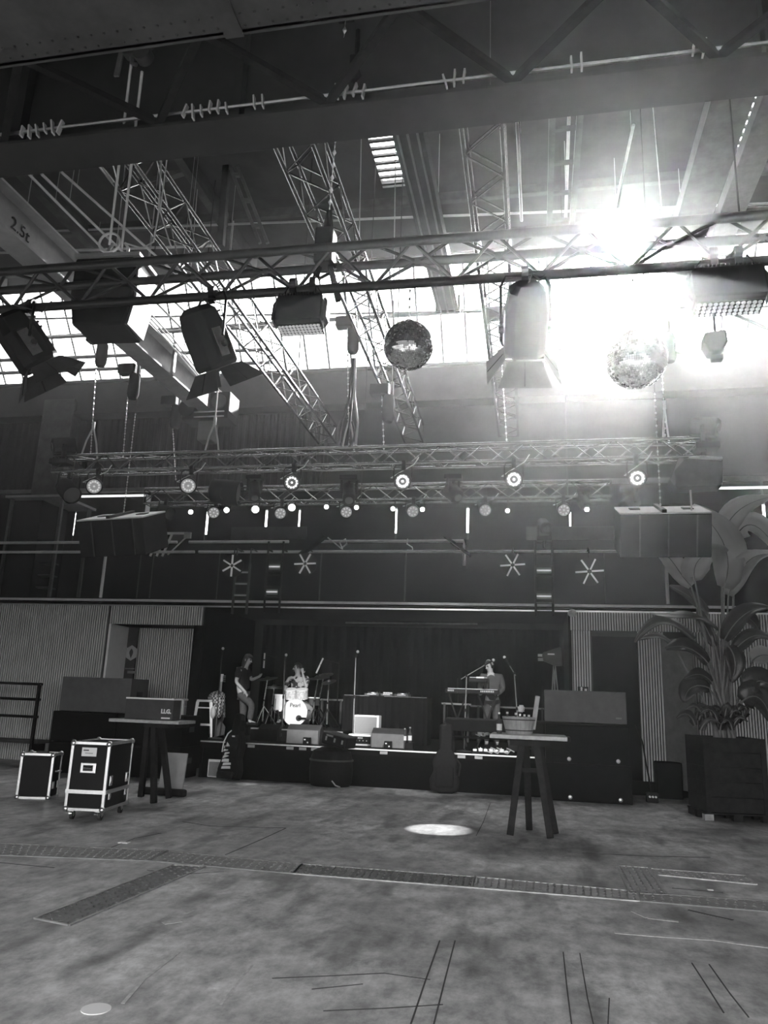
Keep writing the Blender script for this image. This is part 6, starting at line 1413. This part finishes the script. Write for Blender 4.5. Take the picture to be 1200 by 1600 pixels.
def leaf(pts, wd, face=(0, -1, .3), fold=.25, base=None, stalk=True, Y=13.3, segs=10):
    """pts: (px, py, forward offset) from the leaf base to its tip"""
    P = [at(x, y, Y + d) - PB for x, y, d in pts]; f = V(face).normalized(); vs = []; fs = []; mid = []
    for k in range(segs + 1):
        t = k / segs; c = bez(P, t); d = (bez(P, min(1, t + .02)) - bez(P, max(0, t - .02))).normalized(); s = d.cross(f).normalized(); nn = s.cross(d).normalized()
        w_ = wd * .5 * (math.sin(PI * min(1, (t * .93 + .035)) ** .72) ** .75) + .004
        mid.append(c)
        for a in (-1, -.5, 0, .5, 1): vs.append(c + s * a * w_ + nn * (abs(a) * fold * w_ + .015 * math.sin(9 * t + 3 * a) * abs(a)))
    for k in range(segs):
        for a in range(4): i = k * 5 + a; fs.append((i, i + 1, i + 6, i + 5))
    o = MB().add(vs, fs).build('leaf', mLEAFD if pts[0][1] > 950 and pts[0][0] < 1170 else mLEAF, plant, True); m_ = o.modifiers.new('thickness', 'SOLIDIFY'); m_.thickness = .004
    MB().tube(mid, .012, 5, [.013 * (1 - .8 * k / segs) for k in range(segs + 1)]).build('midrib', mSTALK, o)
    if stalk:
        b0 = V(base) if base else V((random.uniform(-.16, .16), random.uniform(-.12, .12), 0)); e = P[0]; d = (P[1] - P[0]).normalized()
        MB().tube([b0, b0.lerp(e, .4) + V((0, 0, .12)), e.lerp(b0, .15) - d * .04, e], .02, 6, [.026, .022, .017, .013]).build('stalk', mSTALK, plant, True)
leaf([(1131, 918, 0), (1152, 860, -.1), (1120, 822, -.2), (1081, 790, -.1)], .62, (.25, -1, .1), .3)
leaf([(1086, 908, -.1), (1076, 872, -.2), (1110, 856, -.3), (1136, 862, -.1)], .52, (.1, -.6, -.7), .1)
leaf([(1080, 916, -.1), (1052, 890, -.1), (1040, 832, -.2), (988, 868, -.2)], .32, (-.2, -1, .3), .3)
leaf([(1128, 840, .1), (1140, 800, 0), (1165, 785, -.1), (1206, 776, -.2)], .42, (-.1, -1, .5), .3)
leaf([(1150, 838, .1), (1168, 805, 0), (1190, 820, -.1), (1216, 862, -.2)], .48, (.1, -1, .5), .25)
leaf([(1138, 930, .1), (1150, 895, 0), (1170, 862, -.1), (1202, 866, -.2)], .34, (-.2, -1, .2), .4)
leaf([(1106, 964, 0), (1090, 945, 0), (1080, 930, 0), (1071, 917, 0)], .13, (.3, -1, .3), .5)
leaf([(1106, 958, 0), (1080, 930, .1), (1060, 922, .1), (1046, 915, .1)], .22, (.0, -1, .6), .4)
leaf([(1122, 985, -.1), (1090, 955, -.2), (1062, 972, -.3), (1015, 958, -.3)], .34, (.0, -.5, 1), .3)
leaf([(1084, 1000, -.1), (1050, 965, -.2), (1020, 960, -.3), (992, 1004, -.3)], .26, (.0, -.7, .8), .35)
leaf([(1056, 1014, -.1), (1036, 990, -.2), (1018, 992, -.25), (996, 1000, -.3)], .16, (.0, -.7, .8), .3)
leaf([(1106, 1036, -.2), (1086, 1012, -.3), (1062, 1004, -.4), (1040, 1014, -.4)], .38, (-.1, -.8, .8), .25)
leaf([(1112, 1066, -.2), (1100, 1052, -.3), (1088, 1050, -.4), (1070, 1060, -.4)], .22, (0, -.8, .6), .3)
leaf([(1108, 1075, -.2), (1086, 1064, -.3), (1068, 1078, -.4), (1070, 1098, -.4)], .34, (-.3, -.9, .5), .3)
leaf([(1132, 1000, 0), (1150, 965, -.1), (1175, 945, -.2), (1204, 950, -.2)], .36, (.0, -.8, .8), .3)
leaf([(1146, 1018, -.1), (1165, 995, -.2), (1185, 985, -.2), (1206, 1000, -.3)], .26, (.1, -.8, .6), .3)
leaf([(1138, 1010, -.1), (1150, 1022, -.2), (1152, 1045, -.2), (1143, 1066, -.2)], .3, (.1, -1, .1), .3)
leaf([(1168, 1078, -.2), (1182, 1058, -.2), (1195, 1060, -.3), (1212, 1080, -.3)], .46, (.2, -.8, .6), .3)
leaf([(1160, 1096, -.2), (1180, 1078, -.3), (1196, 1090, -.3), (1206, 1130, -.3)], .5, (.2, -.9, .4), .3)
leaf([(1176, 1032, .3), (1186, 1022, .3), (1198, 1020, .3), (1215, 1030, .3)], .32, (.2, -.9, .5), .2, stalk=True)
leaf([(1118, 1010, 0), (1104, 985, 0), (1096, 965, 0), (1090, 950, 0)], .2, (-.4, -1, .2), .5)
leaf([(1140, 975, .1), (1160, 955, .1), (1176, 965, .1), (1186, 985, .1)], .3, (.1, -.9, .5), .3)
rnd = random.Random(9)
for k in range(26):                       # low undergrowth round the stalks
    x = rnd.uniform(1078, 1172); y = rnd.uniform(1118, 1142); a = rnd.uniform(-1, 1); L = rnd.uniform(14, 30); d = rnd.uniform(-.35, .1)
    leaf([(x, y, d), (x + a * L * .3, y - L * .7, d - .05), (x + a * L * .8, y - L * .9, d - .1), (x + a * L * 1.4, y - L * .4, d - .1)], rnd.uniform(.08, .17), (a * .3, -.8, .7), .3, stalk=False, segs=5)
for k in range(7):
    x0_ = rnd.uniform(-.15, .15); MB().tube([(x0_, rnd.uniform(-.1, .1), 0), (x0_ * 1.2 - .02, 0, .6), (x0_ * 1.4 - .05 * k * .3, .05, 1.2 + .12 * k)], .018, 6, [.03, .022, .012]).build('stalk', mSTALK, plant, True)

# odds and ends on the floor
p = fl(150, 1577); r_ = MB().cyl((p.x, p.y, 0), (p.x, p.y, .004), .075, n=20).build('floor_sticker', mPAPER); tag(r_, 'round white sticker stuck to the bare concrete', 'sticker')
p = fl(194, 1317); tag(MB().box((p.x, p.y, .004), (.11, .07, .006)).build('paper_and_sun_fleck', mPAPER), 'scrap of white paper on the floor by the wheeled case', 'paper')
p = fl(1110, 1391); tag(MB().box((p.x, p.y, .004), (.05, .03, .006)).build('paper_and_sun_fleck', mPAPER), 'tiny white scrap on the floor beside the cracked plate', 'paper')
p = fl(1082, 1255); tag(MB().box((p.x, p.y, .004), (.1, .04, .006), Matrix.Rotation(.4, 3, 'Z')).build('paper_and_sun_fleck', mPAPER), 'patch of sunlight painted white on the floor beside the pallet', 'paper')  # white chip painted in for a small patch of sunlight
r = T('stage_plug_box', 'small black socket box with pale plugs on the floor behind the stack', 'box', (1.95, 14.9, 0)); MB().box((0, 0, .08), (.2, .15, .16)).build('case', mBLACK, r, bevel=.01)
for k in range(3): MB().cyl((-.05 + .05 * k, -.08, .1), (-.05 + .05 * k, -.12, .1), .018).build('plug', mPAPER, r)
MB().tube([(0, 0, .16), (-.06, .1, .6), (-.1, .2, 1.0), (-.2, .25, 1.3)], .015).build('lead', mBLACK, r)

# added spots standing in for patches of sunlight on the floor
def spot(name, px, py, src, cone, power):
    t = fl(px, py); s = V(src); d = t - s
    light(name, 'SPOT', s, d, power, spot_size=R(cone), spot_blend=.18, shadow_soft_size=.05)
spot('sun_patch_spot', 688, 1296, at(803, 765, 11.8), 9.5, 2600)
spot('sun_patch_spot', 386, 1225, at(456, 770, 11.8), 4.0, 700)

# spots added at the three lanterns to brighten the band and stools
for (pa, tgt, cone, pw_) in ((( 335, 560), (-4.25, 16.2, 1.4), 18, 4500), ((821, 545), (-2.2, 16.0, 1.2), 30, 7000), ((45, 575), (-6.1, 15.2, 1.3), 9, 3000)):
    s_ = at(*pa, 7.45); light('stage_fill_spot', 'SPOT', s_, V(tgt) - s_, pw_, spot_size=R(cone), spot_blend=.7, shadow_soft_size=.1)

# ------------------------------------------------------------------ stage haze filling the hall
hm = bpy.data.materials.new('haze'); hm.use_nodes = True; n = hm.node_tree; n.nodes.clear(); o = n.nodes.new('ShaderNodeOutputMaterial'); ad = n.nodes.new('ShaderNodeAddShader'); n.links.new(ad.outputs[0], o.inputs['Volume'])
for k, (d, g_) in enumerate(HAZE):
    vs_ = n.nodes.new('ShaderNodeVolumeScatter'); vs_.inputs['Density'].default_value = d; vs_.inputs['Anisotropy'].default_value = g_; n.links.new(vs_.outputs[0], ad.inputs[k])
hz_ = MB().box(((XL + XR) / 2, (YB + YF) / 2, ZT / 2 - .1), (XR - XL - .2, YF - YB - .4, ZT - .3)).build('haze', hm)
stuff(tag(hz_, 'thin stage haze hanging in the whole hall', 'haze'))
